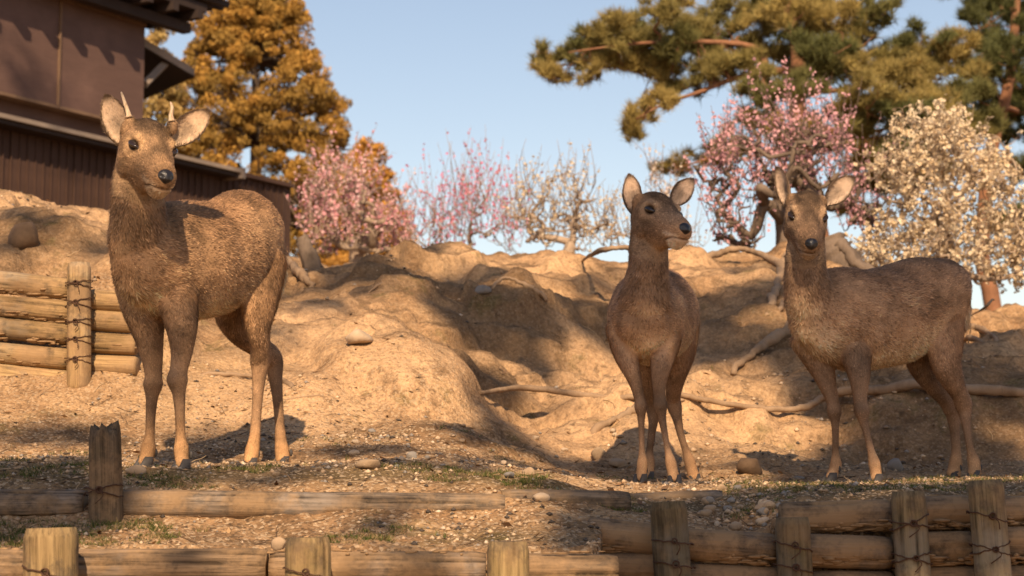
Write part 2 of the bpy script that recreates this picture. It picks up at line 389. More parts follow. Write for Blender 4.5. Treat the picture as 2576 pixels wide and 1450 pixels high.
def ground_z(x, y, fine=True):
    x, y = np.asarray(x, float), np.asarray(y, float)
    z = _base(np.clip(x, -14, 14), np.clip(y, 4.7, 18))
    z = z + 0.33 * sstep(-1.25, -1.45, x) * sstep(7.33, 7.62, y) * (1 - sstep(7.9, 9.2, y))
    up = sstep(6.9, 7.9, y)
    for px, py, d, rx, ry, hgt in BUMPS:           # single humps with cut, steep sides
        q = P(px, py, d)
        rr = np.sqrt(((x - q.x) / rx) ** 2 + ((y - d) / ry) ** 2) + .22 * fbm2(x * 3.4 + px, y * 3.4, 3, 65)
        z = z + hgt * (1.0 if d < 8 else .72) * sstep(1.0, .70, rr) * (1 - .25 * rr)
    # cut ledges of eroded clay
    mk = sstep(7.5, 8.3, y) * (1 - sstep(10.6, 11.5, y)) * (.35 + .65 * sstep(-.15, .2, fbm2(x * .9 + 3, y * .9, 2, 61)))
    st = 0.19; hh = (z + .16 * fbm2(x * 2.2, y * 2.2, 3, 63) + .05 * fbm2(x * 7, y * 7, 2, 64)) / st
    fr = hh - np.floor(hh); z = z + mk * .62 * st * (sstep(.30, .62, fr) - fr)
    z = z + up * (0.085 * fbm2(x * 1.9, y * 1.5, 4, 3) - 0.05 * np.abs(fbm2(x * 2.6 + 5, y * 1.3, 3, 11)))
    # weathered steps and lumps on the bank
    z = z + sstep(7.3, 8.2, y) * 0.05 * np.tanh(6 * noise2(x * 3.1 + 2, y * 2.6, 21))
    z = z + (1 - up) * 0.022 * fbm2(x * 3.0, y * 2.2, 3, 5)
    if fine:
        a = np.where(y < 7, 0.011, 0.017)
        z = z + a * fbm2(x * 11, y * 11, 3, 31) + 0.010 * fbm2(x * 42, y * 42, 2, 37)
        z = z - up * 0.03 * sstep(0.28, 0.5, fbm2(x * 7, y * 5, 3, 51))
    w = np.zeros_like(z) + 1e-6; t = np.zeros_like(z)
    for hx, hy, hz in HOOFS:                       # trodden flat where the deer stand
        g = np.exp(-((x - hx) ** 2 + (y - hy) ** 2) / 0.085 ** 2) ** 1.0
        w = w + g; t = t + g * hz
    z = z + (t / w - z) * np.clip(w * 1.3, 0, 1)
    wy = wall_y(x)
    z = np.where(y < wy + 0.16, z * sstep(wy - 0.02, wy + 0.12, y) + 0.0, z)
    far = sstep(15, 26, y)
    z = z * (1 - far) + 1.5 * far
    return z
xs = np.concatenate([np.linspace(-14, -3.0, 30)[:-1], np.linspace(-3.0, 3.0, 350), np.linspace(3.0, 14, 30)[1:]])
ys = np.concatenate([np.linspace(3.9, 7.6, 260), np.linspace(7.6, 11.2, 190)[1:], np.linspace(11.2, 30, 40)[1:]])
GX, GY = np.meshgrid(xs, ys)
GZ = ground_z(GX, GY)
nx, ny = len(xs), len(ys)
idx = np.arange(nx * ny).reshape(ny, nx)
gf = np.stack([idx[:-1, :-1], idx[:-1, 1:], idx[1:, 1:], idx[1:, :-1]], -1).reshape(-1, 4)
gverts = np.stack([GX, GY, GZ], -1).reshape(-1, 3)
# colours: granite sand brightened over sunlit spots, humus darkened over shaded ones, and moss
def soil_mat():
    m = NT('soil'); c = m.coord()
    geo = m.n('ShaderNodeNewGeometry')
    nz = m.n('ShaderNodeSeparateXYZ'); m.put(nz.inputs[0], geo.outputs['Normal'])
    pos = m.n('ShaderNodeSeparateXYZ'); m.put(pos.inputs[0], geo.outputs['Position'])
    big = m.noise(c, 1.1, 5, 0.6)
    med = m.noise(c, 5.5, 7, 0.68, 0.3)
    fin = m.noise(c, 60, 6, 0.7)
    streak = m.noise(m.scale(c, (9, 9, 1.6)), 2.2, 5, 0.6)
    base = m.ramp(med, [(0.32, (0.17, 0.095, 0.046)), (0.47, (0.32, 0.190, 0.098)), (0.64, (0.47, 0.295, 0.155))])
    pale = m.maprange(big, 0.48, 0.64)
    base = m.mix(m.math('MULTIPLY', pale, 0.6), base, (0.52, 0.335, 0.18))
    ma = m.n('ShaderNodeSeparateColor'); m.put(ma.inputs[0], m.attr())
    base = m.mix(m.math('MULTIPLY', ma.outputs[0], 0.8), base, m.mix(med, (0.46, 0.280, 0.148), (0.67, 0.43, 0.24)))  # pale sand, also painting the sunlit patches lighter
    # level ground of the upper slope carries brown humus and litter, steep faces are bare sand
    lev = m.math('MULTIPLY', m.maprange(nz.outputs[2], 0.80, 0.95), m.maprange(pos.outputs[1], 7.3, 8.6))
    lev = m.math('MULTIPLY', lev, m.maprange(m.noise(c, 3.1, 6, .7), .36, .58))
    base = m.mix(m.math('MULTIPLY', lev, 0.75), base, (0.115, 0.068, 0.035))
    base = m.mix(m.math('MULTIPLY', ma.outputs[1], 0.75), base, m.mix(med, (0.085, 0.050, 0.026), (0.20, 0.122, 0.064)))  # dark humus, also painting the shaded patches darker
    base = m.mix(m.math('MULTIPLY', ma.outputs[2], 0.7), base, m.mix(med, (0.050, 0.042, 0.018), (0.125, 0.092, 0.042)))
    hum = m.maprange(m.noise(c, 2.6, 6, 0.72, 0.4), 0.54, 0.64)
    base = m.mix(m.math('MULTIPLY', hum, 0.62), base, (0.095, 0.056, 0.029))
    spots = m.maprange(m.noise(c, 17, 6, 0.75, 0.5), 0.58, 0.64)
    base = m.mix(m.math('MULTIPLY', spots, 0.55), base, (0.085, 0.052, 0.028))
    st = m.math('MULTIPLY', m.maprange(streak, 0.52, 0.66), m.maprange(nz.outputs[2], 0.9, 0.6))
    base = m.mix(m.math('MULTIPLY', st, 0.5), base, (0.12, 0.072, 0.038))
    moss = m.math('MULTIPLY', m.maprange(m.noise(c, 3.7, 6, 0.7), 0.58, 0.67), 0.5)
    base = m.mix(moss, base, (0.085, 0.080, 0.022))
    g = m.maprange(fin, 0.3, 0.7, 0.62, 1.32)
    base = m.mix(1.0, base, m.n('ShaderNodeCombineXYZ', X=g, Y=g, Z=g).outputs[0], 'MULTIPLY')
    # grit: small pale and dark grains
    v = m.n('ShaderNodeTexVoronoi', Scale=120.0); m.put(v.inputs['Vector'], c)
    vs = m.n('ShaderNodeSeparateColor'); m.put(vs.inputs[0], v.outputs['Color'])
    near = m.maprange(pos.outputs[1], 8.0, 6.6, .25, 1.0)
    base = m.mix(m.math('MULTIPLY', m.maprange(vs.outputs[0], 0.80, 0.84), m.math('MULTIPLY', near, .6)), base, (0.07, 0.05, 0.035))
    base = m.mix(m.math('MULTIPLY', m.maprange(vs.outputs[1], 0.80, 0.84), m.math('MULTIPLY', near, .55)), base, (0.55, 0.41, 0.27))
    m.base(base); m.set(Roughness=0.95); m.b.inputs['Specular IOR Level'].default_value = 0.1
    h = m.math('ADD', m.math('MULTIPLY', fin, 0.6), m.math('MULTIPLY', m.noise(c, 22, 7, 0.75), 1.0))
    h = m.math('ADD', h, m.math('MULTIPLY', v.outputs['Distance'], -0.35))
    m.bump(h, 0.85, 0.014)
    return m.m
M_SOIL = soil_mat()
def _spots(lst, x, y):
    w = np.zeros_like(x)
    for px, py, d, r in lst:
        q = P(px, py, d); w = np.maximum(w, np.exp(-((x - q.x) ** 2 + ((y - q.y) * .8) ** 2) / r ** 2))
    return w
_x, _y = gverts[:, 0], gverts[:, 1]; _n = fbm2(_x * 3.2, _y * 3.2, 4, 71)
_sand_lit = np.clip(_spots([(1000, 950, 7.4, .34), (900, 930, 7.4, .28), (1110, 980, 7.4, .25), (880, 850, 7.9, .3), (760, 820, 8.4, .3), (720, 1020, 7.1, .3), (1500, 950, 8.7, .4), (1750, 940, 8.7, .4), (1900, 1080, 7.9, .3), (1650, 1090, 7.9, .4), (1420, 1080, 7.8, .3), (100, 500, 9.3, .5), (1720, 690, 10.4, .35), (1330, 680, 10.4, .3), (1180, 660, 10.3, .25)], _x, _y) * 1.25 + _n * .7 - .12, 0, 1)
_humus_shade = np.clip(_spots([(950, 720, 9.6, .5), (1100, 740, 9.4, .45), (1280, 770, 9.0, .33), (1180, 840, 8.6, .25), (1230, 930, 8.2, .22), (60, 590, 8.5, .3), (230, 560, 8.9, .2), (1600, 830, 9.4, .4), (1900, 830, 9.2, .35), (2200, 900, 8.8, .6), (2450, 1000, 8.2, .5), (2300, 1120, 7.6, .5), (1110, 640, 10.35, .14)], _x, _y) * 1.2 + _n * .9 - .2, 0, 1)
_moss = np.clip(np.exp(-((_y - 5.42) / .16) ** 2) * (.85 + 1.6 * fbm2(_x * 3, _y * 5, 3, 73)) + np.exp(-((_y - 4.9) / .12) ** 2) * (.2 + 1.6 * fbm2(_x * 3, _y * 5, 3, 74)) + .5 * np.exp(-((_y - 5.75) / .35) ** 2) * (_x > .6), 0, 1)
_gm = mesh_np('ground', gverts, gf, True, np.stack([_sand_lit, _humus_shade, _moss], 1))
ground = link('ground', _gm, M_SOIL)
tag(ground, kind='structure')
# lower path in front of the walls and the wide plain around the hill
pv = np.array([(-1500, -800, -0.02), (1500, -800, -0.02), (1500, 3.95, -0.02), (-1500, 3.95, -0.02)])
plain_o = link('path', mesh_np('path', pv, [(0, 1, 2, 3)]), M_SOIL); tag(plain_o, kind='structure')
pv = np.array([(-1500, 29.8, 1.49), (1500, 29.8, 1.49), (1500, 3500, 1.49), (-1500, 3500, 1.49)])
far_o = link('terrain', mesh_np('terrain', pv, [(0, 1, 2, 3)]), M_SOIL); tag(far_o, kind='structure')
_bv = BVHTree.FromPolygons([tuple(v) for v in gverts], [tuple(f) for f in gf.tolist()])
def hit(px, py):
    """where the view ray through a photo pixel meets the ground"""
    o = Vector(CAM); d = (P(px, py, 1.0) - o).normalized()
    p, n, i, t = _bv.ray_cast(o, d, 60)
    return p
def gz(x, y): return float(ground_z(np.array([x]), np.array([y]))[0])
# ------------------------------------------------------------------ deer builder
def cnoise(p, k, seed, n=22):
    g = np.random.default_rng(seed)
    d = nrm(g.normal(size=(n, 3))) * k * g.uniform(0.5, 1.6, (n, 1)); ph = g.uniform(0, 6.28, n)
    return np.cos(p @ d.T + ph).sum(1) / math.sqrt(n)
def loft(st, L, n=20, sub=4, sq=2.0):
    """elliptical tube through stations (x,y,z,ra,rb); L = sideways axis"""
    st = np.asarray(st, float); m = (len(st) - 1) * sub + 1
    s = spline(st, m)
    p = s[:, :3]; t = nrm(np.gradient(p, axis=0)); L = np.asarray(L, float)
    ang = np.linspace(0, 2 * math.pi, n, endpoint=False)
    ca, sa = np.cos(ang), np.sin(ang)
    ca, sa = np.sign(ca) * np.abs(ca) ** (2 / sq), np.sign(sa) * np.abs(sa) ** (2 / sq)
    V = []
    def ring(c, t, ra, rb):
        a = nrm(L - t * L.dot(t)); b = np.cross(t, a)
        V.append(c + (ca * ra)[:, None] * a + (sa * rb)[:, None] * b)
    e0, e1 = min(s[0, 3:5]), min(s[-1, 3:5])
    for q in (0.95, 0.8, 0.5): ring(p[0] - t[0] * e0 * q * 0.6, t[0], s[0, 3] * math.sqrt(1 - q * q), s[0, 4] * math.sqrt(1 - q * q))
    for i in range(m): ring(p[i], t[i], s[i, 3], s[i, 4])
    for q in (0.5, 0.8, 0.95): ring(p[-1] + t[-1] * e1 * q * 0.6, t[-1], s[-1, 3] * math.sqrt(1 - q * q), s[-1, 4] * math.sqrt(1 - q * q))
    M = len(V); V = np.concatenate(V); Fs = []
    for i in range(M - 1):
        for k in range(n):
            k2 = (k + 1) % n; Fs.append((i * n + k, i * n + k2, (i + 1) * n + k2, (i + 1) * n + k))
    Fs += [tuple(range(n - 1, -1, -1)), tuple(range((M - 1) * n, M * n))]
    return V, Fs
def ellipsoid(c, r, Mx=None, nu=14, nv=10):
    V = [(0, 0, -1)]
    for j in range(1, nv):
        b = -math.pi / 2 + math.pi * j / nv
        for i in range(nu):
            a = 2 * math.pi * i / nu; V.append((math.cos(a) * math.cos(b), math.sin(a) * math.cos(b), math.sin(b)))
    V.append((0, 0, 1)); V = np.array(V) * np.asarray(r)
    Fs = [(0, 1 + (i + 1) % nu, 1 + i) for i in range(nu)]
    for j in range(nv - 2):
        for i in range(nu):
            a, b = 1 + j * nu + i, 1 + j * nu + (i + 1) % nu; Fs.append((a, b, b + nu, a + nu))
    k = 1 + (nv - 2) * nu; Fs += [(k + i, k + (i + 1) % nu, len(V) - 1) for i in range(nu)]
    V = V + np.asarray(c)
    if Mx is not None: V = (np.asarray(Mx) @ np.c_[V, np.ones(len(V))].T).T[:, :3]
    return V, Fs

# head profile: x along the face (0 = eyes), top, bottom, half width, narrowing below, narrowing above
HEAD = [(-.118, .030, -.035, .034, .1, .1), (-.100, .059, -.078, .051, .15, .10), (-.070, .068, -.102, .0620, .22, .10), (-.035, .0665, -.108, .0655, .28, .12),
        (-.005, .058, -.101, .0610, .34, .15), (.025, .047, -.090, .0520, .32, .20), (.055, .037, -.079, .0445, .26, .25), (.085, .0295, -.071, .0390, .20, .25),
        (.108, .0245, -.067, .0365, .16, .2), (.126, .0185, -.059, .0315, .12, .15), (.139, .008, -.044, .0230, .1, .1), (.146, -.003, -.028, .0120, 0, 0)]
def head_mesh(Mx):
    st = spline(HEAD, 45); n = 28; ang = np.linspace(0, 2 * math.pi, n, endpoint=False)
    V = []
    for x, zt, zb, hw, kb, kt in st:
        c, s = np.cos(ang), np.sin(ang)
        c = np.sign(c) * np.abs(c) ** 0.9; s = np.sign(s) * np.abs(s) ** 0.9
        zm = zb + 0.56 * (zt - zb)
        z = np.where(s > 0, zm + s * (zt - zm), zm + s * (zm - zb))
        y = c * hw * np.where(s < 0, 1 - kb * s * s, 1 - kt * s * s)
        V.append(np.stack([np.full(n, x), y, z], 1))
    M = len(V); V = np.concatenate(V); Fs = []
    for i in range(M - 1):
        for k in range(n):
            k2 = (k + 1) % n; Fs.append((i * n + k, i * n + k2, (i + 1) * n + k2, (i + 1) * n + k))
    Fs += [tuple(range(n - 1, -1, -1)), tuple(range((M - 1) * n, M * n))]
    V = (np.asarray(Mx) @ np.c_[V, np.ones(len(V))].T).T[:, :3]
    return V, Fs

def fur_mesh(name, P0, N, flow, length, width, lift, cols, seed, normal_mix=0.25, contrast=1.0):
    """one thin blade per root, root to tip"""
    g = np.random.default_rng(seed); n = len(P0)
    d = nrm(flow + 0.28 * g.normal(size=(n, 3)))
    d = nrm(d - N * (d * N).sum(1)[:, None])
    li = lift * g.uniform(0.4, 1.5, n)
    side = nrm(np.cross(N, d)) * (width * g.uniform(0.7, 1.3, n))[:, None] * 0.5
    le = length * g.uniform(0.6, 1.25, n)
    mid = P0 + (d * np.cos(li)[:, None] + N * np.sin(li)[:, None]) * (le * 0.55)[:, None]
    tip = mid + (d * np.cos(li * 0.4)[:, None] + N * np.sin(li * 0.4)[:, None]) * (le * 0.45)[:, None]
    root = P0 - N * 0.0015
    V = np.stack([root - side * 1.15, tip, root + side * 1.15], 1).reshape(-1, 3)
    tri = np.arange(n * 3).reshape(-1, 3)
    shade = g.choice([.38, .7, 1.0, 1.28, 1.68], n)[:, None] * g.uniform(.9, 1.1, n)[:, None]
    shade = 1 + (shade - 1) * contrast * .85
    base = cols * shade
    tipc = base * (1 + (np.where(g.random(n) < 0.62, 1.32, 0.62)[:, None] - 1) * contrast)
    C = np.stack([base * 0.72, tipc, base * 0.72], 1).reshape(-1, 3)
    me = mesh_np(name, V, tri, True, np.clip(C, 0, 0.9))
    nn = nrm(N + normal_mix * d * -0.3 + 0.30 * g.normal(size=(n, 3)))
    me.normals_split_custom_set_from_vertices(np.repeat(nn, 3, 0).astype(np.float32))
    return me

M_SKIN = attr_mat('coat', 0.9, 0.08)
M_FUR = attr_mat('fur', 0.62, 0.22, 0.18)
_m = NT('eye'); _m.base((0.022, 0.012, 0.007)); _m.set(Roughness=0.06); _m.b.inputs['Specular IOR Level'].default_value = 0.6; M_EYE = _m.m
_m = NT('eyelid'); _m.base((0.022, 0.014, 0.010)); _m.set(Roughness=0.55); M_LID = _m.m
_m = NT('nose'); _c = _m.coord(); _v = _m.n('ShaderNodeTexVoronoi', Scale=420.0); _m.put(_v.inputs['Vector'], _c)
_m.base((0.016, 0.013, 0.013)); _m.set(Roughness=0.28); _m.b.inputs['Specular IOR Level'].default_value = 0.55; _m.bump(_v.outputs[0], 0.35, 0.0015); M_NOSE = _m.m
M_HOOF = plain('hoof', (0.060, 0.052, 0.047), 0.6, 0.3, 0.35, 90)
_m = NT('antler'); _c = _m.coord(); _n = _m.noise(_m.scale(_c, (1, 1, .3)), 160, 4)
_m.base(_m.ramp(_n, [(.3, (.30, .20, .12)), (.7, (.62, .47, .32))])); _m.set(Roughness=0.6); _m.bump(_n, .5, .003); M_ANTLER = _m.m

def C3(r, g, b): return np.array([r, g, b])
COAT = dict(back=C3(.225, .130, .070), side=C3(.325, .200, .112), belly=C3(.52, .37, .23), neck=C3(.262, .170, .104), chest=C3(.205, .130, .078), leg=C3(.225, .142, .085), foot=C3(.40, .235, .118),
            crown=C3(.045, .029, .018), face=C3(.225, .142, .082), brow=C3(.50, .33, .18), lip=C3(.66, .52, .38), muzzle=C3(.27, .165, .092), throat=C3(.30, .205, .125))

def make_deer(key, label, tint=1.0, hairs=150000, seed=1):
    S = DEER[key]; a = R(S['yaw'])
    fwd = np.array([-math.sin(a), -math.cos(a), 0.0]); L = np.array([math.cos(a), -math.sin(a), 0.0])   # L = the deer's own left
    def W(st): return [(*P(q[0], q[1], q[2]), q[3], q[4]) for q in st]
    hd = S['head']; e = np.array(P(*hd['eye']))
    hy, hp, hr = R(hd['yaw']), R(hd['pitch']), R(hd['roll'])
    hx = np.array([math.sin(hy) * math.cos(hp), -math.cos(hy) * math.cos(hp), -math.sin(hp)])
    hl = np.array([math.cos(hy), math.sin(hy), 0.0])
    hl = nrm(hl * math.cos(hr) + np.cross(hx, hl) * math.sin(hr))
    hu = np.cross(hx, hl)
    if hu[2] < 0: hl, hu = -hl, -hu
    s = hd['s']
    Mh = np.eye(4); Mh[:3, 0] = hx * s; Mh[:3, 1] = hl * s; Mh[:3, 2] = hu * s
    Mh[:3, 3] = e - hu * 0.020 * s
    # raw shells
    mb = MB(); bones = []
    def bone(st, d, part):
        q = spline(np.array(st), (len(st) - 1) * 2 + 1)
        for i in range(len(q) - 1): bones.append((q[i, :3], q[i + 1, :3], (q[i, 3] + q[i, 4]) / 2, d, part))
    tr = W(S['trunk']); mb.add(*loft(tr, L, 26)); bone(tr, -1, 0)
    nk = W(S['neck']); mb.add(*loft(nk, L, 22)); bone(nk, -1, 1)
    for k, lg in S['legs'].items():
        w = W(lg); mb.add(*loft(w, L, 18)); bone(w, 1, 2)
    tl = W(S['tail']); mb.add(*loft(tl, L, 12)); bone(tl, 1, 3)
    mb.add(*head_mesh(Mh))
    for sgn in (-1, 1):
        for c, r in (((-.012, .043 * sgn, .034), (.030, .013, .013)), ((-.035, .048 * sgn, -.034), (.044, .018, .042)), ((-.080, .045 * sgn, .028), (.022, .021, .027)),
                     ((.030, .034 * sgn, -.012), (.036, .012, .022)), ((.110, .020 * sgn, -.022), (.024, .014, .014))):
            mb.add(*ellipsoid(c, r, Mh))
    mb.add(*ellipsoid((.106, 0, -.054), (.026, .023, .016), Mh))
    mb.add(*ellipsoid((-.075, 0, -.045), (.055, .048, .05), Mh))
    for an in S['antlers']:
        q = np.array(P(*an[0])); mb.add(*ellipsoid(q + np.array([0, .01, -.012]), (.016, .016, .024)))
    raw = bpy.data.objects.new('raw', mb.mesh('raw')); COL.objects.link(raw)
    rm = raw.modifiers.new('r', 'REMESH'); rm.mode = 'VOXEL'; rm.voxel_size = 0.0054; rm.use_smooth_shade = True
    sm = raw.modifiers.new('s', 'SMOOTH'); sm.factor = 0.5; sm.iterations = 4
    dg = bpy.context.evaluated_depsgraph_get()
    me = bpy.data.meshes.new_from_object(raw.evaluated_get(dg)); me.name = 'deer_body'
    bpy.data.objects.remove(raw)
    nv = len(me.vertices); V = np.empty(nv * 3, np.float32); me.vertices.foreach_get('co', V); V = V.reshape(-1, 3).astype(float)
    N = np.empty(nv * 3, np.float32); me.vertices.foreach_get('normal', N); N = N.reshape(-1, 3).astype(float)
    Mi = np.linalg.inv(Mh)
    H = (Mi @ np.c_[V, np.ones(nv)].T).T[:, :3]
    # sockets, mouth line and muscle relief
    eyeL = np.array([.002, .0530, .020])
    disp = np.zeros(nv)
    He = H.copy(); He[:, 1] = np.abs(He[:, 1])
    de = np.linalg.norm((He - eyeL) / np.array([1.25, 1, .9]), axis=1)
    disp -= 0.0065 * np.exp(-(de / .017) ** 2)
    inh = (H[:, 0] > .055) & (H[:, 0] < .15)
    mouthz = -.0330 - .42 * np.clip(.128 - H[:, 0], 0, 1)
    mo = np.exp(-((H[:, 2] - mouthz) / .0028) ** 2) * sstep(.082, .094, H[:, 0]) * inh
    disp -= 0.0035 * mo
    # bones: nearest segments -> part weights and flow
    f4 = np.float32; A = np.array([b[0] for b in bones], f4); B = np.array([b[1] for b in bones], f4); RR = np.array([b[2] for b in bones], f4); DD = np.array([b[3] for b in bones]); PT = np.array([b[4] for b in bones])
    flow = np.zeros((nv, 3)); wp = np.zeros((nv, 4))
    for i in range(0, nv, 8000):
        q = V[i:i+8000].astype(f4); ab = B - A; l2 = (ab * ab).sum(-1)
        pa2 = (q * q).sum(1)[:, None] - 2 * q @ A.T + (A * A).sum(1)[None]
        pt = q @ ab.T - (A * ab).sum(1)[None]
        t = np.clip(pt / l2, 0, 1)
        dist = np.sqrt(np.maximum(pa2 - 2 * t * pt + t * t * l2, 0)) / RR
        w = np.exp(-((dist - dist.min(1, keepdims=True)) / 0.12) ** 2)
        w /= w.sum(1, keepdims=True)
        flow[i:i+8000] = w @ (nrm(ab) * DD[:, None])
        for k in range(4): wp[i:i+8000, k] = w[:, PT == k].sum(1)
    inside = ((H[:, 0] > -.13) & (H[:, 0] < .16) & (np.abs(H[:, 1]) < .075) & (H[:, 2] > -.12) & (H[:, 2] < .09))
    wh = inside * sstep(-.115, -.07, H[:, 0] + .35 * H[:, 2])
    flow = flow * (1 - wh)[:, None] + wh[:, None] * nrm(-hx + np.outer(1.8 * sstep(.02, -.07, H[:, 0] + .4 * H[:, 2]), [0, 0, -1.0]))
    wp *= (1 - wh)[:, None]
    trunk_w, neck_w, leg_w, tail_w = wp.T
    flow += (trunk_w * 0.45)[:, None] * np.array([0, 0, -1.0])
    flow += 0.35 * np.stack([cnoise(V, 26, 5 + j) for j in range(3)], 1) * (0.35 + trunk_w)[:, None] * 0.6
    flow = nrm(flow - N * (flow * N).sum(1)[:, None])
    disp += (trunk_w + .6 * neck_w) * (0.0035 * cnoise(V, 24, 41 + seed) + 0.002 * cnoise(V, 60, 43 + seed))
    V2 = V + N * disp[:, None]
    me.vertices.foreach_set('co', V2.astype(np.float32).ravel()); me.update()
    # colour of the coat by region
    ctr = np.array([q[:3] for q in tr]).mean(0)
    up = N[:, 2]
    col = np.outer(trunk_w, C3(0, 0, 0))
    ground = min(P(*l[-1][:3]).z for l in S['legs'].values())
    h = (V[:, 2] - ground) / S['sc']
    bk = sstep(.05, .8, up + .15 * cnoise(V, 14, 31))[:, None]; bl = sstep(-.12, -.7, up + .1 * cnoise(V, 16, 33))[:, None]
    ct = COAT['side'] * (1 - bk) + COAT['back'] * bk; ct = ct * (1 - bl) + COAT['belly'] * bl
    front = sstep(.62, .25, (V - ctr) @ fwd * -1 + .45)[:, None] * 0
    cn = COAT['neck'] * (1 - .35 * sstep(.2, .9, up)[:, None])
    frontness = sstep(.0, .9, (N @ fwd))[:, None]
    cn = cn * (1 - .45 * frontness) + COAT['chest'] * .45 * frontness
    ft = sstep(.17, .05, h)[:, None]
    cl = COAT['leg'] * (1 - ft) + COAT['foot'] * ft
    th = sstep(.36, .55, h)[:, None]; cl = cl * (1 - th) + COAT['side'] * th
    inner = sstep(.2, .8, np.abs(N @ L))[:, None]
    rump = sstep(.55, .95, N @ -fwd)[:, None] * trunk_w[:, None] * sstep(.45, .6, h)[:, None] * 0.35
    col = ct * trunk_w[:, None] + cn * neck_w[:, None] + cl * leg_w[:, None] + (COAT['belly'] * 1.1) * tail_w[:, None]
    col = col * (1 - rump) + COAT['belly'] * 1.2 * rump
    # head
    x, y, z = H.T; ay = np.abs(y)
    f = np.tile(COAT['face'], (nv, 1))
    def blend(c, w):
        nonlocal f
        w = np.clip(w, 0, 1)[:, None]; f = f * (1 - w) + c * w
    top = sstep(.012, .045, z)
    blend(COAT['crown'], .97 * np.clip(1.1 + .35 * cnoise(V, 140, 12), 0, 1) * top * sstep(.022, -.030, x) * sstep(.056, .026, ay))
    blend(COAT['crown'], .72 * np.clip(.75 + .5 * cnoise(V, 110, 8), 0, 1) * sstep(.02, .035, z + .25 * x) * sstep(.115, .06, x) * sstep(.034, .012, ay))
    blend(C3(.13, .085, .052), .7 * np.clip(.55 + .55 * cnoise(V, 75, 18), 0, 1) * sstep(.022, .034, ay) * sstep(.004, -.012, z) * sstep(-.085, -.05, z) * sstep(-.075, -.03, x) * sstep(.085, .05, x))
    blend(COAT['brow'], .3 * np.exp(-((de - .027) / .008) ** 2) * (1.0))
    blend(COAT['muzzle'], .8 * sstep(.065, .105, x))
    blend(COAT['throat'], .8 * sstep(-.045, -.085, z))
    blend(COAT['lip'], .6 * sstep(.001, -.006, z - mouthz) * sstep(.090, .112, x))
    blend(COAT['lip'], .55 * sstep(.075, .1, x) * np.exp(-((z + .029) / .006) ** 2) * sstep(.010, .02, ay))
    blend(C3(.03, .02, .015), .85 * mo)
    blend(C3(.05, .032, .02), .9 * np.exp(-((np.maximum(de - .012, 0)) / .0042) ** 2))
    # tear line in front of the eye
    tx = np.exp(-((z - (.014 - .35 * np.clip(x - .016, 0, 1))) / .004) ** 2) * sstep(.014, .02, x) * sstep(.046, .03, x) * (ay > .02)
    blend(C3(.09, .055, .035), .6 * tx)
    col = col * (1 - wh[:, None]) + f * wh[:, None]
    mot = 1 + .20 * cnoise(V, 22, 61 + seed) + .13 * cnoise(V, 85, 63 + seed)
    dark = sstep(.9, 1.6, cnoise(V, 38, 71 + seed)) * (trunk_w + .5 * neck_w)
    col = col * np.clip(mot, .5, 1.5)[:, None] * (1 - .16 * dark)[:, None] * tint * 1.3
    set_col(me, np.clip(col * .8, 0, 1))
    me.materials.clear(); me.materials.append(M_SKIN)
    hooves = [P(*l[-1][:3]) for l in S['legs'].values()]
    base = Vector((sum(q.x for q in hooves) / 4, sum(q.y for q in hooves) / 4, min(q.z for q in hooves) - .014))
    root = empty('sika_deer', base)
    tag(root, label, 'deer', 'sika deer standing on the terrace')
    body = link('body', me, None, root)
    # fur roots by area
    me.calc_loop_triangles()
    T = np.empty(len(me.loop_triangles) * 3, np.int32); me.loop_triangles.foreach_get('vertices', T); T = T.reshape(-1, 3)
    ar = np.linalg.norm(np.cross(V2[T[:, 1]] - V2[T[:, 0]], V2[T[:, 2]] - V2[T[:, 0]]), axis=1)
    hw = wh[T].mean(1); lw = leg_w[T].mean(1)
    ar = ar * (1 + 3.0 * hw + 1.2 * lw)
    # the eyes, the mouth line and the nose stay bare
    nosed = np.linalg.norm((H - np.array([.140, 0, -.004])) / np.array([1, 1.35, 1]), axis=1)
    bare = (de < .0165) | (nosed < .0120) | (mo > .6)
    ar = ar * (~bare[T].any(1))
    g = np.random.default_rng(seed)
    ti = g.choice(len(T), hairs, p=ar / ar.sum())
    u, v = g.random(hairs), g.random(hairs); fl = u + v > 1; u[fl], v[fl] = 1 - u[fl], 1 - v[fl]
    bw = np.stack([1 - u - v, u, v], 1)
    def ip(arr): return (arr[T[ti]] * (bw[..., None] if arr.ndim == 2 else bw)).sum(1)
    P0, NN, FL, CC = ip(V2), nrm(ip(N)), nrm(ip(flow)), ip(col)
    wt, wn_, wl, wt2, whh, hh = ip(trunk_w), ip(neck_w), ip(leg_w), ip(tail_w), ip(wh), ip(h)
    ln = .0150 * wt + .0160 * wn_ + (.007 + .008 * sstep(.3, .5, hh)) * wl + .03 * wt2 + .0080 * whh
    ln = ln * (1 + .5 * sstep(-.3, -.9, NN[:, 2]) * wt) * (1 + .35 * np.clip(cnoise(P0, 30, 88), -1, 1) * wt)
    wd = .0026 * (wt + wn_ + wt2) + .0019 * wl + .0017 * whh
    tuft = sstep(1.3, 1.9, cnoise(P0, 34, 95 + seed)) * wt
    lf = .30 + .14 * wn_ + .08 * whh + .06 * wl + .10 * wt * np.clip(cnoise(P0, 22, 90), 0, 1) + .5 * tuft
    fm = fur_mesh('deer_fur', P0, NN, FL, ln, wd, lf, np.clip(CC * (1 + .45 * tuft)[:, None] * (1 + (.17 * wt + .15 * wn_ + .18 * wl + .24 * whh) * np.clip(cnoise(P0, 560, 91, 40), -1.6, 1.6) + .14 * cnoise(P0, 210, 92, 30))[:, None], .01, .9), seed + 3, .25, .8)
    fo = link('fur', fm, M_FUR, root); fo['kind'] = 'stuff'
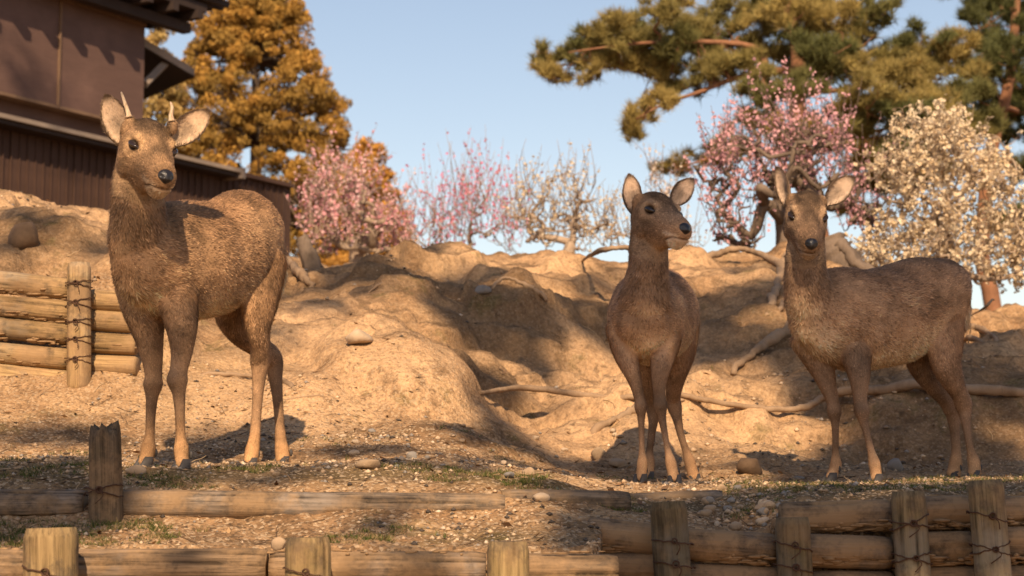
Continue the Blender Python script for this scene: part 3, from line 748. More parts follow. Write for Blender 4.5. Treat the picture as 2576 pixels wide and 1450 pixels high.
    # eyes
    for sgn in (-1, 1):
        ed = nrm(np.array([.42, 1.0 * sgn, .10])); c = np.array([.002, .0478 * sgn, .0195])
        ax = nrm(np.array([1.0, -.42 * sgn, -.10])); az = np.cross(ax, ed) if sgn > 0 else np.cross(ed, ax)
        Me = np.eye(4); Me[:3, 0], Me[:3, 1], Me[:3, 2], Me[:3, 3] = ax, ed, az, c
        V_, F_ = ellipsoid((0, 0, 0), (.0200, .0136, .0084), Mh @ Me, 20, 14)
        if sgn < 0: F_ = [f_[::-1] for f_ in F_]
        link('eye', mesh_np('eye', V_, F_), M_EYE, root)
        # lids: a dark almond rim and a furred upper lid
        mbl = MB(); n = 28
        for (r0, r1, o0, o1, c0) in (((.0178, .0070), (.0232, .0100), .0088, .0030, (.022, .014, .010)),):
            ang = np.linspace(0, 2 * math.pi, n, endpoint=False)
            def rg(r, o):
                xx, zz = np.cos(ang) * r[0], np.sin(ang) * r[1]
                zz = zz * (1 - .25 * np.abs(np.cos(ang)) ** 3) - .0012 + .10 * -np.cos(ang) * .012
                return np.stack([xx, np.full(n, o) - (xx / .021) ** 2 * .004, zz], 1)
            VV = np.concatenate([rg(r0, o0), rg(((r0[0] + r1[0]) / 2, (r0[1] + r1[1]) / 2), (o0 + o1) / 2 + .0028), rg(r1, o1)])
            FF = []
            for j in range(2):
                for i in range(n): FF.append((j * n + i, j * n + (i + 1) % n, (j + 1) * n + (i + 1) % n, (j + 1) * n + i))
            VV = (Mh @ Me @ np.c_[VV, np.ones(len(VV))].T).T[:, :3]
            mbl.add(VV, FF)
        link('eyelid', mbl.mesh('eyelid'), M_LID, root)
    # nose leather with two comma nostrils
    n = 30; ang = np.linspace(0, 2 * math.pi, n, endpoint=False); VV = []
    for j, q in enumerate(np.linspace(0, 1, 9)):
        r = math.sin(q * math.pi / 2); xx = .1365 + .0165 * math.cos(q * math.pi / 2)
        yy, zz = np.cos(ang) * .0208 * r, np.sin(ang) * .0182 * r
        yy = yy * (1 - .30 * np.clip(-np.sin(ang), 0, 1) ** 1.5)
        VV.append(np.stack([xx - .35 * np.clip(zz, 0, 1) - np.abs(yy) * .12, yy, zz - .0035 - .0 * np.abs(yy)], 1))
    VV = np.concatenate(VV)
    for sgn in (-1, 1):
        dn = np.linalg.norm((VV - np.array([.1440, .0130 * sgn, -.0010])) / np.array([1, .62, .50]), axis=1)
        VV[:, 0] -= .0050 * np.exp(-(dn / .0085) ** 2)
    FF = []
    for j in range(8):
        for i in range(n): FF.append((j * n + i, (j + 1) * n + i, (j + 1) * n + (i + 1) % n, j * n + (i + 1) % n))
    VV = (Mh @ np.c_[VV, np.ones(len(VV))].T).T[:, :3]
    no = link('nose', mesh_np('nose', VV, FF), M_NOSE, root)
    # ears
    for er in S['ears']:
        make_ear(er, root, tint, seed)
    for an in S['antlers']:
        p = spline([tuple(P(*q)) for q in an], 14)
        v_, f_ = tube(p, np.linspace(.0085, .0034, 14) * np.r_[1.25, 1.15, np.ones(11), .6], 9, True, 3, .12)
        link('antler', mesh_np('antler', v_, f_), M_ANTLER, root)
    # cloven hooves with dew claws
    for k, lg in S['legs'].items():
        q = np.array(P(*lg[-1][:3])); sc = S['sc'] * (1.05 if k[0] == 'F' else 1.0)
        dirp = nrm(fwd + .12 * L * (1 if k[1] == 'L' else -1))
        Lp = np.cross(np.array([0, 0, 1.0]), dirp)
        mbh = MB()
        for sgn in (-1, 1):
            st = []
            zb = q[2] - .016 * sc
            for zz, ln_, wd_, of in ((0, .0235, .0120, .012), (.004, .0240, .0124, .011), (.018, .0190, .0118, .005), (.034, .0140, .0105, -.002)):
                c = q + dirp * of * sc + Lp * sgn * (.0125 - .0012 * (zz > .02)) * sc; c[2] = zb + zz * sc
                an_ = np.linspace(0, 2 * math.pi, 14, endpoint=False)
                fx = np.cos(an_) * ln_ * sc; fx = np.where(fx > 0, fx * 1.12, fx)
                fy = np.sin(an_) * wd_ * sc * (1 - .35 * np.clip(np.cos(an_), 0, 1) ** 2)
                st.append(c + fx[:, None] * dirp + fy[:, None] * Lp)
            VV = np.concatenate(st); FF = []
            for j in range(3):
                for i in range(14): FF.append((j * 14 + i, j * 14 + (i + 1) % 14, (j + 1) * 14 + (i + 1) % 14, (j + 1) * 14 + i))
            FF += [tuple(range(13, -1, -1)), tuple(range(42, 56))]
            mbh.add(VV, FF)
            dc = q - dirp * .027 * sc + Lp * sgn * .012 * sc + np.array([0, 0, .030 * sc])
            mbh.add(*ellipsoid(dc, (.006, .006, .012)))
        link('hoof', mbh.mesh('hoof'), M_HOOF, root)
    return root

def make_ear(er, root, tint, seed):
    b, t = np.array(P(*er['base'])), np.array(P(*er['tip']))
    ax = t - b; ln = np.linalg.norm(ax); ax = ax / ln
    b = b - ax * .022; ln += .022
    fc = nrm(np.array(er['face'], float)); fc = nrm(fc - ax * fc.dot(ax)); sd = np.cross(ax, fc)
    ns, nt = 26, 19
    ss, tt = np.linspace(0, 1, ns), np.linspace(-1, 1, nt)
    def prof(s):
        return np.interp(s, [0, .08, .2, .35, .5, .65, .8, .9, .96, 1.0], [.26, .46, .72, .93, 1.0, .95, .76, .52, .32, .06])
    V, C, Nn = [], [], []
    for side in (0, 1):                      # 0 = inner face, 1 = furry back
        for s in ss:
            w = prof(s) * er['w']
            cup = .85 - .40 * s
            for q in tt:
                th = q * (1.15 + .65 * (1 - s))
                yy = w * math.sin(th) / max(math.sin(min(1.15 + .65 * (1 - s), 1.57)), .5)
                zz = -w * cup * math.cos(th * .9) * (.6 + .5 * (1 - s))
                bend = -.016 * s * s
                pt = b + ax * (s * ln) + sd * yy + fc * (zz + bend)
                if side: pt = pt - fc * (.0045 * (1 - q * q) + .0012)
                V.append(pt)
                rim = sstep(.66, .98, abs(q)); rim = max(rim, sstep(.86, .98, s))
                if side: c = COAT['neck'] * (1 - .35 * rim)
                else:
                    inn = C3(.56, .42, .30) * (1 - .45 * sstep(.55, .0, abs(q)) * sstep(.75, .4, s))
                    c = inn * (1 - rim) + C3(.10, .065, .042) * rim
                C.append(c * tint)
    V, C = np.array(V), np.array(C); G = ns * nt; Fs = []
    for i in range(ns - 1):
        for j in range(nt - 1):
            a_ = i * nt + j
            Fs.append((a_, a_ + 1, a_ + nt + 1, a_ + nt)); Fs.append((G + a_ + nt, G + a_ + nt + 1, G + a_ + 1, G + a_))
    for i in range(ns - 1):
        for j in (0, nt - 1):
            a_ = i * nt + j; q = (a_, a_ + nt, G + a_ + nt, G + a_); Fs.append(q if j == 0 else q[::-1])
    me = mesh_np('ear', V, Fs, True, C)
    ear = link('ear', me, M_SKIN, root)
    # fur: pale hair inside, short on the back, dark fringe
    g = np.random.default_rng(seed * 7 + int(er['tip'][0]))
    nh = 9000
    N = np.empty(len(V) * 3, np.float32); me.vertices.foreach_get('normal', N); N = N.reshape(-1, 3).astype(float)
    F4 = np.array([f for f in Fs if True]); fi = g.integers(0, len(F4), nh)
    u, v = g.random(nh)[:, None], g.random(nh)[:, None]
    q = F4[fi]
    def ip(A): return (A[q[:, 0]] * (1 - u) + A[q[:, 1]] * u) * (1 - v) + (A[q[:, 3]] * (1 - u) + A[q[:, 2]] * u) * v
    P0, NN, CC = ip(V), nrm(ip(N)), ip(C)
    inner = (q[:, 0] < G)
    # hair inside sweeps from the edges inwards and up
    off = P0 - (b + ((P0 - b) @ ax)[:, None] * ax)
    fl = np.where(inner[:, None], ax * .8 - nrm(off) * .3, ax)
    lnh = np.where(inner, .011, .006) * np.ones(nh)
    lnh = np.where(inner & ((P0 - b) @ ax < .55 * ln), .017, lnh)
    fm = fur_mesh('ear_fur', P0, NN, fl, lnh, np.full(nh, .0011), np.full(nh, .25), CC, seed + 9, .25, .35)
    fo = link('ear_fur', fm, M_FUR, ear); fo['kind'] = 'stuff'

buck = make_deer('buck', 'sika buck with two short spike antlers standing beside the log wall', C3(1.15, 1.10, 1.03), 165000, 1)
hind2 = make_deer('small_hind', 'slim sika hind facing forward with its head turned aside, forelegs close together', C3(1.24, 1.20, 1.20), 112000, 2)
hind3 = make_deer('large_hind', 'dark sika hind shown from the side, looking straight ahead, before the white blossom', C3(1.08, 1.06, 1.08), 130000, 3)
# ------------------------------------------------------------------ log retaining walls
def wood_mat(name, c0, c1, c2, dirt=0.5, green=0.0, dirt_from=0.45):
    """weathered round timber: grain runs along the piece's local x"""
    m = NT(name); c = m.coord()
    g1 = m.noise(m.scale(c, (1.2, 26, 26)), 2.2, 6, 0.65, 0.2)
    g2 = m.noise(m.scale(c, (5, 120, 120)), 1.5, 4, 0.6)
    blot = m.noise(c, 7, 6, 0.65, 0.3)
    col = m.ramp(g1, [(.30, c0), (.52, c1), (.75, c2)])
    col = m.mix(m.math('MULTIPLY', m.maprange(g2, .50, .66), .6), col, tuple(x * .40 for x in c0))
    col = m.mix(m.math('MULTIPLY', m.maprange(m.noise(m.scale(c, (2.2, 60, 60)), 1.7, 5, .7), .54, .62), .55), col, tuple(x * .30 for x in c0))
    col = m.mix(m.math('MULTIPLY', m.maprange(m.noise(c, 3.1, 5, .65), .55, .7), .55), col, tuple(.5 * x + .17 for x in c1))
    if green: col = m.mix(m.math('MULTIPLY', m.maprange(blot, .5, .68), green), col, (.13, .12, .035))
    col = m.mix(m.math('MULTIPLY', m.maprange(m.noise(c, 4.3, 6, .7), .52, .60), .75), col, (.062, .047, .035))
    col = m.mix(m.math('MULTIPLY', m.maprange(m.noise(m.scale(c, (1, 2.5, 2.5)), 11, 6, .75), .55, .62), .5), col, (.10, .078, .058))
    col = m.mix(1.0, col, m.attr('Col'), 'MULTIPLY')
    rv = m.maprange(m.n('ShaderNodeObjectInfo').outputs['Random'], 0, 1, .62, 1.12)
    col = m.mix(1.0, col, m.n('ShaderNodeCombineXYZ', X=rv, Y=rv, Z=rv).outputs[0], 'MULTIPLY')
    if dirt:
        n = m.n('ShaderNodeSeparateXYZ'); m.put(n.inputs[0], m.n('ShaderNodeNewGeometry').outputs['Normal'])
        d = m.math('MULTIPLY', m.maprange(m.noise(c, 9, 6, .7), dirt_from, dirt_from + .16), dirt)
        col = m.mix(d, col, (.33, .205, .105))
    m.base(col); m.set(Roughness=0.9); m.b.inputs['Specular IOR Level'].default_value = 0.15
    h = m.math('ADD', m.math('MULTIPLY', g1, .7), m.math('ADD', m.math('MULTIPLY', g2, .35), m.math('MULTIPLY', blot, .5)))
    m.bump(h, .7, .008)
    return m.m
M_LOG = wood_mat('log_wood', (.105, .070, .042), (.235, .155, .092), (.36, .250, .152), .6)
M_LOG_Y = wood_mat('log_wood_fresh', (.21, .13, .060), (.36, .232, .110), (.47, .325, .165), .65, .12)
M_LOG_D = wood_mat('log_wood_muddy', (.095, .064, .040), (.19, .128, .080), (.29, .205, .132), .75, 0, .42)
M_LOG_G = wood_mat('log_wood_grey', (.10, .074, .052), (.24, .175, .122), (.36, .275, .195), .6, 0, .46)
M_POST = wood_mat('post_wood', (.17, .110, .052), (.30, .205, .098), (.40, .285, .145), .3, .25)
M_POST_G = wood_mat('post_wood_olive', (.12, .085, .045), (.20, .145, .078), (.27, .20, .11), .3, .3)
M_POST_O = wood_mat('post_wood_rotten', (.10, .068, .042), (.24, .165, .10), (.36, .25, .15), .55, .15)
_m = NT('log_end'); _c = _m.coord(); _g = _m.noise(_c, 30, 5); _m.base(_m.ramp(_g, [(.3, (.16, .10, .055)), (.7, (.36, .24, .13))])); _m.bump(_g, .6, .004); M_END = _m.m
_m = NT('wire'); _m.base((.085, .045, .028)); _m.set(Roughness=0.7, Metallic=0.3); M_WIRE = _m.m
M_CLOD = plain('mud', (.28, .175, .092), .95, .1, .35, 60)

def log_mesh(p0, p1, r0, r1, seed, crack=2, n=40, knots=2, rough=.065, jag=0.0):
    """a peeled round log with a wavy surface and long drying cracks, built along local x"""
    g = np.random.default_rng(seed)
    Lg = float(np.linalg.norm(np.asarray(p1) - np.asarray(p0)))
    m = max(16, int(Lg / .022)); ang = np.linspace(0, 2 * math.pi, n, endpoint=False)
    xs_ = np.linspace(0, Lg, m)
    A, X = np.meshgrid(ang, xs_)
    rr = r0 + (r1 - r0) * X / Lg
    px_, py_ = np.cos(A) * 2, np.sin(A) * 2
    rr = rr * (1 + rough * fbm2(px_ + seed * 3.1 + X * 1.5, py_ + X * 2.5, 3, seed))
    crack_shade = np.ones_like(rr)
    for k in range(crack * 2):
        a0 = g.uniform(0, 2 * math.pi); xa, xb = sorted(g.uniform(-.1 * Lg, 1.1 * Lg, 2)); 
        if xb - xa < .4 * Lg: xa, xb = xa - .25 * Lg, xb + .25 * Lg
        ac = a0 + .10 * np.sin(X * 5 + seed + k) + .05 * np.sin(X * 17 + k)
        da = np.angle(np.exp(1j * (A - ac)))
        ck = np.exp(-(da / (2.2 / n * (1.2 if k < crack else .7))) ** 2) * ((X > xa) & (X < xb))
        rr = rr - (.007 if k < crack else .003) * ck; crack_shade = np.minimum(crack_shade, 1 - .8 * ck)  # crack lines also darkened, painting the shade of their depth
    e = np.clip(np.minimum(X, Lg - X) / .012, 0, 1); rr = rr * (.90 + .10 * np.sqrt(e))
    bx = .006 * np.sin(X * 2.1 + seed)
    if jag:
        X = X + (X > Lg - 1e-6) * jag * (noise2(np.cos(A) * 3 + seed, np.sin(A) * 3, seed) * 2)
    V = np.stack([X, np.cos(A) * rr + bx, np.sin(A) * rr], -1).reshape(-1, 3)
    Fs = [(i * n + k, i * n + (k + 1) % n, (i + 1) * n + (k + 1) % n, (i + 1) * n + k) for i in range(m - 1) for k in range(n)]
    # dished end faces
    V = np.vstack([V, [[.004, 0, 0]], [[Lg - .004 - abs(jag) * .3, 0, 0]]]); c0, c1 = m * n, m * n + 1
    ends = [(c0, (k + 1) % n, k) for k in range(n)] + [(c1, (m - 1) * n + k, (m - 1) * n + (k + 1) % n) for k in range(n)]
    me = mesh_np('log', V, Fs + ends)
    set_col(me, np.repeat(np.r_[crack_shade.ravel(), 1, 1][:, None], 3, 1))
    mi = np.zeros(len(Fs) + len(ends), np.int32); mi[len(Fs):] = 1
    return me, mi
def place_along(o, p0, p1, roll=0.0):
    d = (Vector(p1) - Vector(p0)).normalized()
    q = d.to_track_quat('X', 'Z')
    o.matrix_parent_inverse = Matrix.Identity(4)
    pm = Matrix.Translation(o.parent.location) if o.parent else Matrix.Identity(4)
    o.matrix_basis = pm.inverted() @ (Matrix.Translation(Vector(p0)) @ q.to_matrix().to_4x4() @ Matrix.Rotation(roll, 4, 'X'))
def add_log(root, a, b, r0, r1, mat, seed, name='log', **kw):
    """a, b: (px, py, d) of the two axis ends"""
    p0, p1 = P(*a), P(*b)
    me, mi = log_mesh(p0, p1, r0, r1, seed, **kw)
    me.materials.append(mat); me.materials.append(M_END); me.polygons.foreach_set('material_index', mi)
    o = link(name, me, None, root); place_along(o, p0, p1, random.uniform(0, 6.28))
    return o, p0, p1
def wire_tie(parent, p, r, axis, up, seed, n_turn=2, tail=True):
    """rusty wire round a post: crossed loops and a twisted knot in front"""
    g = np.random.default_rng(seed); mb = MB()
    p = np.array(p, float); ax = nrm(np.array(axis, float))
    f = np.array([0, -1.0, 0]); f = nrm(f - ax * f.dot(ax)); s = np.cross(ax, f)
    for k in range(n_turn):
        sl = (1 if k % 2 else -1) * g.uniform(.15, .42)
        th = np.linspace(-.05, 2 * math.pi + .05, 34)
        pts = p + np.outer(np.cos(th) * (r + .004), f) + np.outer(np.sin(th) * (r + .004), s) + np.outer(np.sin(th) * r * sl + g.normal(0, .0012, 34) + (k - .5) * .006, ax)
        mb.add(*tube(pts, .0019, 5))
    k0 = p + f * (r + .006)
    for j in range(4):
        th = np.linspace(0, 6, 12); rr = .006 + .003 * g.random()
        pts = k0 + np.outer(np.cos(th + j) * rr, s) + np.outer(np.sin(th + j) * rr, ax) + np.outer(np.linspace(0, .008, 12), f)
        mb.add(*tube(pts, .0017, 4))
    if tail:
        q = k0 + f * .004
        pts = spline([q, q + s * .012 - ax * .015 + f * .006, q + s * g.uniform(-.02, .02) - ax * .035], 8); mb.add(*tube(pts, .0016, 4))
    return link('wire', mb.mesh('wire'), M_WIRE, parent)
def add_post(root, a, b, r, mat, seed, wires=(), rot=False):
    """a = top, b = bottom (px, py, d)"""
    p1, p0 = P(*a), P(*b)
    me, mi = log_mesh(p0, p1, r * 1.02, r, seed, crack=2, rough=.03, jag=.0)
    if rot:       # split, rotted head
        V = np.empty(len(me.vertices) * 3, np.float32); me.vertices.foreach_get('co', V); V = V.reshape(-1, 3)
        Lg = V[:, 0].max(); an = np.arctan2(V[:, 2], V[:, 1])
        cut = .030 * np.abs(np.sin(an * 2.5 + 1)) + .014 * np.abs(np.sin(an * 7))
        w = sstep(Lg - .12, Lg, V[:, 0]); V[:, 0] -= cut * w
        gr = .16 * np.exp(-((np.mod(an * 1.6 + .4, 1.0) - .5) / .13) ** 2) * sstep(Lg - .24, Lg - .02, V[:, 0]) + .08 * np.abs(np.sin(an * 9)) * sstep(Lg - .3, Lg, V[:, 0])
        V[:, 1] *= 1 - gr; V[:, 2] *= 1 - gr
        me.vertices.foreach_set('co', V.ravel()); me.update()
    me.materials.append(mat); me.materials.append(M_END if not rot else mat); me.polygons.foreach_set('material_index', mi)
    o = link('post', me, None, root); place_along(o, p0, p1, random.uniform(0, 6.28))
    d = (p1 - p0).normalized()
    for k, (wy, nt) in enumerate(wires):
        t = (wy - b[1]) / (a[1] - b[1]); c = p0 + (p1 - p0) * t
        wire_tie(o, c, r * 1.03, d, None, seed * 10 + k, nt)
    return o
def mud(root, a, b, r, n, seed, ang=(-2.6, -0.6), size=(.004, .011)):
    """crumbs of soil stuck in the joint under a log"""
    g = np.random.default_rng(seed); p0, p1 = np.array(P(*a)), np.array(P(*b)); mb = MB()
    ax = nrm(p1 - p0); f = np.array([0, -1.0, 0]); f = nrm(f - ax * f.dot(ax)); u = np.cross(f, ax); u = u if u[2] > 0 else -u
    for k in range(int(n * .55)):
        t = g.random() if k % 3 else (g.integers(0, 7) + g.normal(0, .12)) / 6.5; th = g.uniform(*ang) + g.normal(0, .12)
        if not 0 <= t <= 1: continue
        c = p0 + (p1 - p0) * t + f * math.cos(th) * r * 1.0 + u * math.sin(th) * r * 1.0
        rr = g.uniform(*size) * np.array([g.uniform(1.2, 4.5), .9, .6]) * g.uniform(.6, 1.3, 3)
        V, Fs = ellipsoid((0, 0, 0), rr, None, 5, 4); V = V * (1 + .35 * (g.random((len(V), 1)) - .5))
        mb.add(V + c, Fs)
    o = link('mud', mb.mesh('mud', True), M_CLOD, root); o['kind'] = 'stuff'
    return o

# front wall at the foot of the terrace
w1 = empty('log_wall', P(800, 1450, 4.6)); tag(w1, 'low log retaining wall at the foot of the terrace, with cut yellowish posts', 'log wall')
add_log(w1, (-260, 1420, 4.66), (672, 1424, 4.64), .042, .041, M_LOG, 11)
add_log(w1, (680, 1428, 4.66), (1222, 1432, 4.66), .041, .040, M_LOG, 12, crack=3)
add_log(w1, (1228, 1430, 4.66), (1552, 1432, 4.68), .041, .040, M_LOG, 13)
for k in range(5):
    yy = 1424 + 84 * (k + 1)
    add_log(w1, (-260, yy, 4.64), (690, yy + 3, 4.63), .042, .041, M_LOG_D, 31 + k, crack=1, n=18)
    add_log(w1, (700, yy + 2, 4.63), (1560, yy + 4, 4.65), .042, .041, M_LOG_D, 41 + k, crack=1, n=18)
for (x, y, r, sd) in ((132, 1328, .0630, 51), (776, 1352, .0535, 52), (1284, 1362, .0490, 53)):
    add_post(w1, (x, y, 4.50), (x + 4, 2300, 4.50), r, M_POST, sd, [(1440, 1)] if sd < 53 else [])
mud(w1, (-260, 1424, 4.66), (1550, 1432, 4.66), .042, 160, 3, (1.0, 1.6), (.002, .006))
# upper single-log edging with the rotten post
w2 = empty('log_edging', P(700, 1310, 5.1)); tag(w2, 'single weathered log edging below the buck, with a split rotten post', 'log edging')
add_log(w2, (-250, 1274, 5.13), (214, 1272, 5.12), .040, .040, M_LOG_G, 61, crack=3)
add_log(w2, (296, 1272, 5.12), (1270, 1274, 5.16), .041, .036, M_LOG_G, 62, crack=4)
add_log(w2, (1262, 1262, 5.22), (1580, 1262, 5.30), .034, .030, M_LOG_G, 63, crack=2)
add_post(w2, (258, 1054, 5.07), (262, 1345, 5.06), .0445, M_POST_O, 64, [(1236, 2)], rot=True)
# half buried short log
w2b = empty('buried_log', P(1700, 1270, 5.5)); tag(w2b, 'short half buried grey log end lying before the slim hind', 'log')
add_log(w2b, (1575, 1266, 5.60), (1818, 1258, 5.56), .030, .030, M_LOG_G, 65, crack=3)
# right wall: stacked logs with wired posts
w3 = empty('log_wall', P(2100, 1450, 5.1)); tag(w3, 'stacked muddy log wall below the dark hind, posts bound with rusty wire', 'log wall')
add_log(w3, (1478, 1344, 5.06), (1668, 1362, 5.02), .044, .042, M_LOG_D, 71, crack=1)
add_log(w3, (1672, 1366, 5.03), (1950, 1384, 5.05), .042, .042, M_LOG_D, 72)
add_log(w3, (1470, 1420, 5.06), (1660, 1424, 5.03), .042, .042, M_LOG_D, 73, crack=1)
add_log(w3, (1668, 1452, 5.02), (1960, 1462, 5.05), .042, .042, M_LOG_D, 74)
add_log(w3, (1962, 1302, 5.16), (2236, 1296, 5.16), .0415, .0415, M_LOG_D, 75)
add_log(w3, (2242, 1295, 5.17), (2440, 1288, 5.17), .0415, .041, M_LOG_D, 76)
add_log(w3, (2446, 1282, 5.17), (2800, 1278, 5.17), .041, .041, M_LOG_D, 77)
add_log(w3, (1964, 1386, 5.12), (2240, 1392, 5.12), .0445, .044, M_LOG_D, 78, crack=1)
add_log(w3, (2246, 1384, 5.13), (2450, 1380, 5.13), .044, .044, M_LOG_D, 79, crack=1)
add_log(w3, (2456, 1372, 5.13), (2800, 1368, 5.13), .044, .044, M_LOG_D, 80, crack=1)
for k in range(4):
    add_log(w3, (1964, 1476 + 86 * k, 5.11), (2246, 1478 + 86 * k, 5.11), .044, .044, M_LOG_D, 81 + k, crack=1, n=18)
    add_log(w3, (2250, 1472 + 86 * k, 5.12), (2800, 1460 + 86 * k, 5.12), .044, .044, M_LOG_D, 86 + k, crack=1, n=18)
    add_log(w3, (1480, 1510 + 86 * k, 5.04), (1960, 1540 + 86 * k, 5.05), .043, .043, M_LOG_D, 91 + k, crack=1, n=18)
for (x, y, d, r, sd, ws, x2) in ((1686, 1262, 4.93, .0475, 101, [(1362, 1), (1420, 1)], 1702), (1990, 1302, 4.97, .0450, 102, [(1372, 1), (1428, 1)], 2000), (2282, 1236, 5.03, .0455, 103, [(1318, 2), (1406, 2)], 2300), (2476, 1208, 5.02, .0465, 104, [(1300, 1), (1384, 2)], 2500)):
    add_post(w3, (x, y, d), (x2 + (x2 - x) * 1.5, 1900, d), r, M_POST_G, sd, ws)
mud(w3, (1964, 1302, 5.16), (2800, 1280, 5.16), .0415, 420, 7, (-1.5, -.5), (.003, .009))
mud(w3, (1964, 1386, 5.12), (2800, 1370, 5.12), .044, 420, 8, (-1.5, -.5), (.003, .009))
mud(w3, (1478, 1350, 5.06), (1950, 1384, 5.04), .043, 220, 9, (-1.5, -.5), (.003, .009))
# left rear wall behind the buck
w4 = empty('log_wall', P(170, 950, 7.3)); tag(w4, 'sunlit five-log retaining wall behind the buck, one wired yellow post', 'log wall')
for k in range(5):
    y0, y1 = 706 + 58.5 * k, 736 + 57.5 * k
    add_log(w4, (-300, y0 - 26, 7.28), (176, y1 - 6, 7.28), .0425, .042, M_LOG_Y, 111 + k, crack=1)
    if k < 5: add_log(w4, (226, 752 + 55.5 * k - 2, 7.28), (338 + 3 * k, 762 + 54.5 * k - 4, 7.27), .0405, .040, M_LOG_Y, 121 + k, crack=1)
    mud(w4, (-300, y0 - 26, 7.28), (336, y1 + 10, 7.28), .042, 160, 20 + k, (-1.5, -.5), (.004, .010))
add_post(w4, (199, 662, 7.17), (196, 985, 7.17), .0445, M_LOG_Y, 131, [(w, 2) for w in (716, 764, 812, 856, 906)])
for w in (w1, w2, w2b, w3, w4): w['kind'] = 'thing'
# ------------------------------------------------------------------ the dark timber house on the left
BU = np.array([math.sin(R(32)), math.cos(R(32)), 0.0]); BN = np.array([BU[1], -BU[0], 0.0])
BE = np.array(P(725, 600, 24.0))
def wall_sz(px, py, off=0.0):
    """pixel -> (distance along the wall, height) on the wall plane moved out by off"""
    o = CAM; d = np.array(P(px, py, 1.0)) - o
    t = ((BE + BN * off - o) @ BN) / (d @ BN); q = o + d * t
    return float((q - BE) @ BU), float(q[2])
BM = Matrix(((BU[0], BN[0], 0, BE[0]), (BU[1], BN[1], 0, BE[1]), (0, 0, 1, 0), (0, 0, 0, 1)))   # x along the wall, y out of it
def bwood(name, a, b, red=0.0, sc=(3, 3, .35)):
    m = NT(name); c = m.coord(); g = m.noise(m.scale(c, sc), 6, 6, .65, .15); w = m.noise(c, 1.3, 5, .6)
    col = m.mix(g, a, b); col = m.mix(m.math('MULTIPLY', m.maprange(w, .45, .7), .5), col, tuple(x * 1.5 for x in b))
    m.base(col); m.set(Roughness=.75); m.b.inputs['Specular IOR Level'].default_value = .25; m.bump(g, .4, .01); return m.m
M_BOARD = bwood('dark_boards', (.042, .023, .017), (.080, .044, .031), sc=(14, 14, .8))
M_PANEL = bwood('shutter_panel', (.080, .047, .039), (.130, .077, .062), sc=(.6, .6, 2.5))
M_TRIM = bwood('timber_trim', (.10, .062, .040), (.20, .125, .078))
M_GREY = bwood('weathered_trim', (.16, .125, .10), (.28, .22, .175), sc=(1, 1, 6))
M_DARK = bwood('soffit', (.022, .014, .012), (.040, .026, .021))
house = empty('timber_house', (BE[0], BE[1], 1.6)); tag(house, 'dark brown timber house with shutter boxes and board siding behind the log wall', 'house'); house['kind'] = 'thing'
def bbox(name, s0, s1, y0, y1, z0, z1, mat, parent=house):
    return link(name, MB().box((s0, y0, z0), (s1, y1, z1), BM).mesh(name, False), mat, parent)
sL = wall_sz(-260, 300)[0]; sE = wall_sz(725, 500)[0]; sC = wall_sz(362, 200, .17)[0]; sG = wall_sz(562, 430)[0]
def line(a, b):
    """the slope of a photo line on the wall as a height (all are level in truth)"""
    return (wall_sz(*a)[1] + wall_sz(*b)[1]) / 2
zLedge = line((0, 300), (288, 372)); zLow = line((570, 440), (715, 470)); zP0 = (wall_sz(60, 248, .16)[1] + wall_sz(250, 290, .16)[1]) / 2; zP1 = (wall_sz(150, 8, .16)[1] + wall_sz(355, 60, .16)[1]) / 2
# core of the house
bbox('core', sL, sC - .02, -5.0, -.10, .8, zP1 + 1.2, M_DARK)
bbox('core', sC - .02, sE - .02, -3.0, -.06, .8, zLow - .05, M_DARK)
# vertical boards below the ledge
wb = wall_sz(120, 400)[0] - wall_sz(100, 400)[0]
nb = int((sE - sL) / wb); bw_ = (sE - sL) / nb
bm_lo = MB().box((0, -.045, .9), (bw_ - .010, 0, zLedge - .02)).mesh('board', False)
bm_hi = MB().box((0, -.045, .9), (bw_ - .010, 0, zLow)).mesh('board', False)
bm_lo.materials.append(M_BOARD); bm_hi.materials.append(M_BOARD)
for i in range(nb):
    s = sL + i * bw_
    o = link('board', bm_lo if s < sG else bm_hi, None, house, keep=False)
    q = BM @ Vector((s, random.uniform(-.010, .006), 0))
    o.matrix_basis = Matrix.Translation(-house.location) @ (Matrix.Translation(q) @ BM.to_3x3().to_4x4())
# battens over joints at every second board give the ribbed look
bt = MB().box((-.006, 0, .9), (.006, .014, zLow - .01)).mesh('batten', False); bt.materials.append(M_BOARD)
for i in range(1, nb):
    o = link('batten', bt, None, house, keep=False); q = BM @ Vector((sL + i * bw_ - .005, .004, 0))
    o.matrix_basis = Matrix.Translation(-house.location) @ (Matrix.Translation(q) @ BM.to_3x3().to_4x4())
bbox('wall_cap', sG, sE + .05, -.12, .07, zLow + .004, zLow + .055, M_BOARD)
bbox('corner_board', sE - .004, sE + .035, -3.0, .012, .8, zLow, M_BOARD)
# ledge with its grey sheet edge
lg = bbox('ledge', sL, sG + .03, -.10, .26, zLedge - .035, zLedge + .012, M_GREY)
bbox('ledge_soffit_shade', sL, sG, -.05, .22, zLedge - .085, zLedge - .038, M_DARK, lg)  # dark soffit strip, also painting the shadow band under the ledge
bbox('ledge_end', sG + .032, sG + .10, -.10, .27, zLedge - .10, zLedge + .03, M_GREY, lg)
# wall between ledge and shutter boxes, and above
bbox('upper_wall', sL, sC, -.10, .0, zLedge + .02, zP1 + .5, M_PANEL)
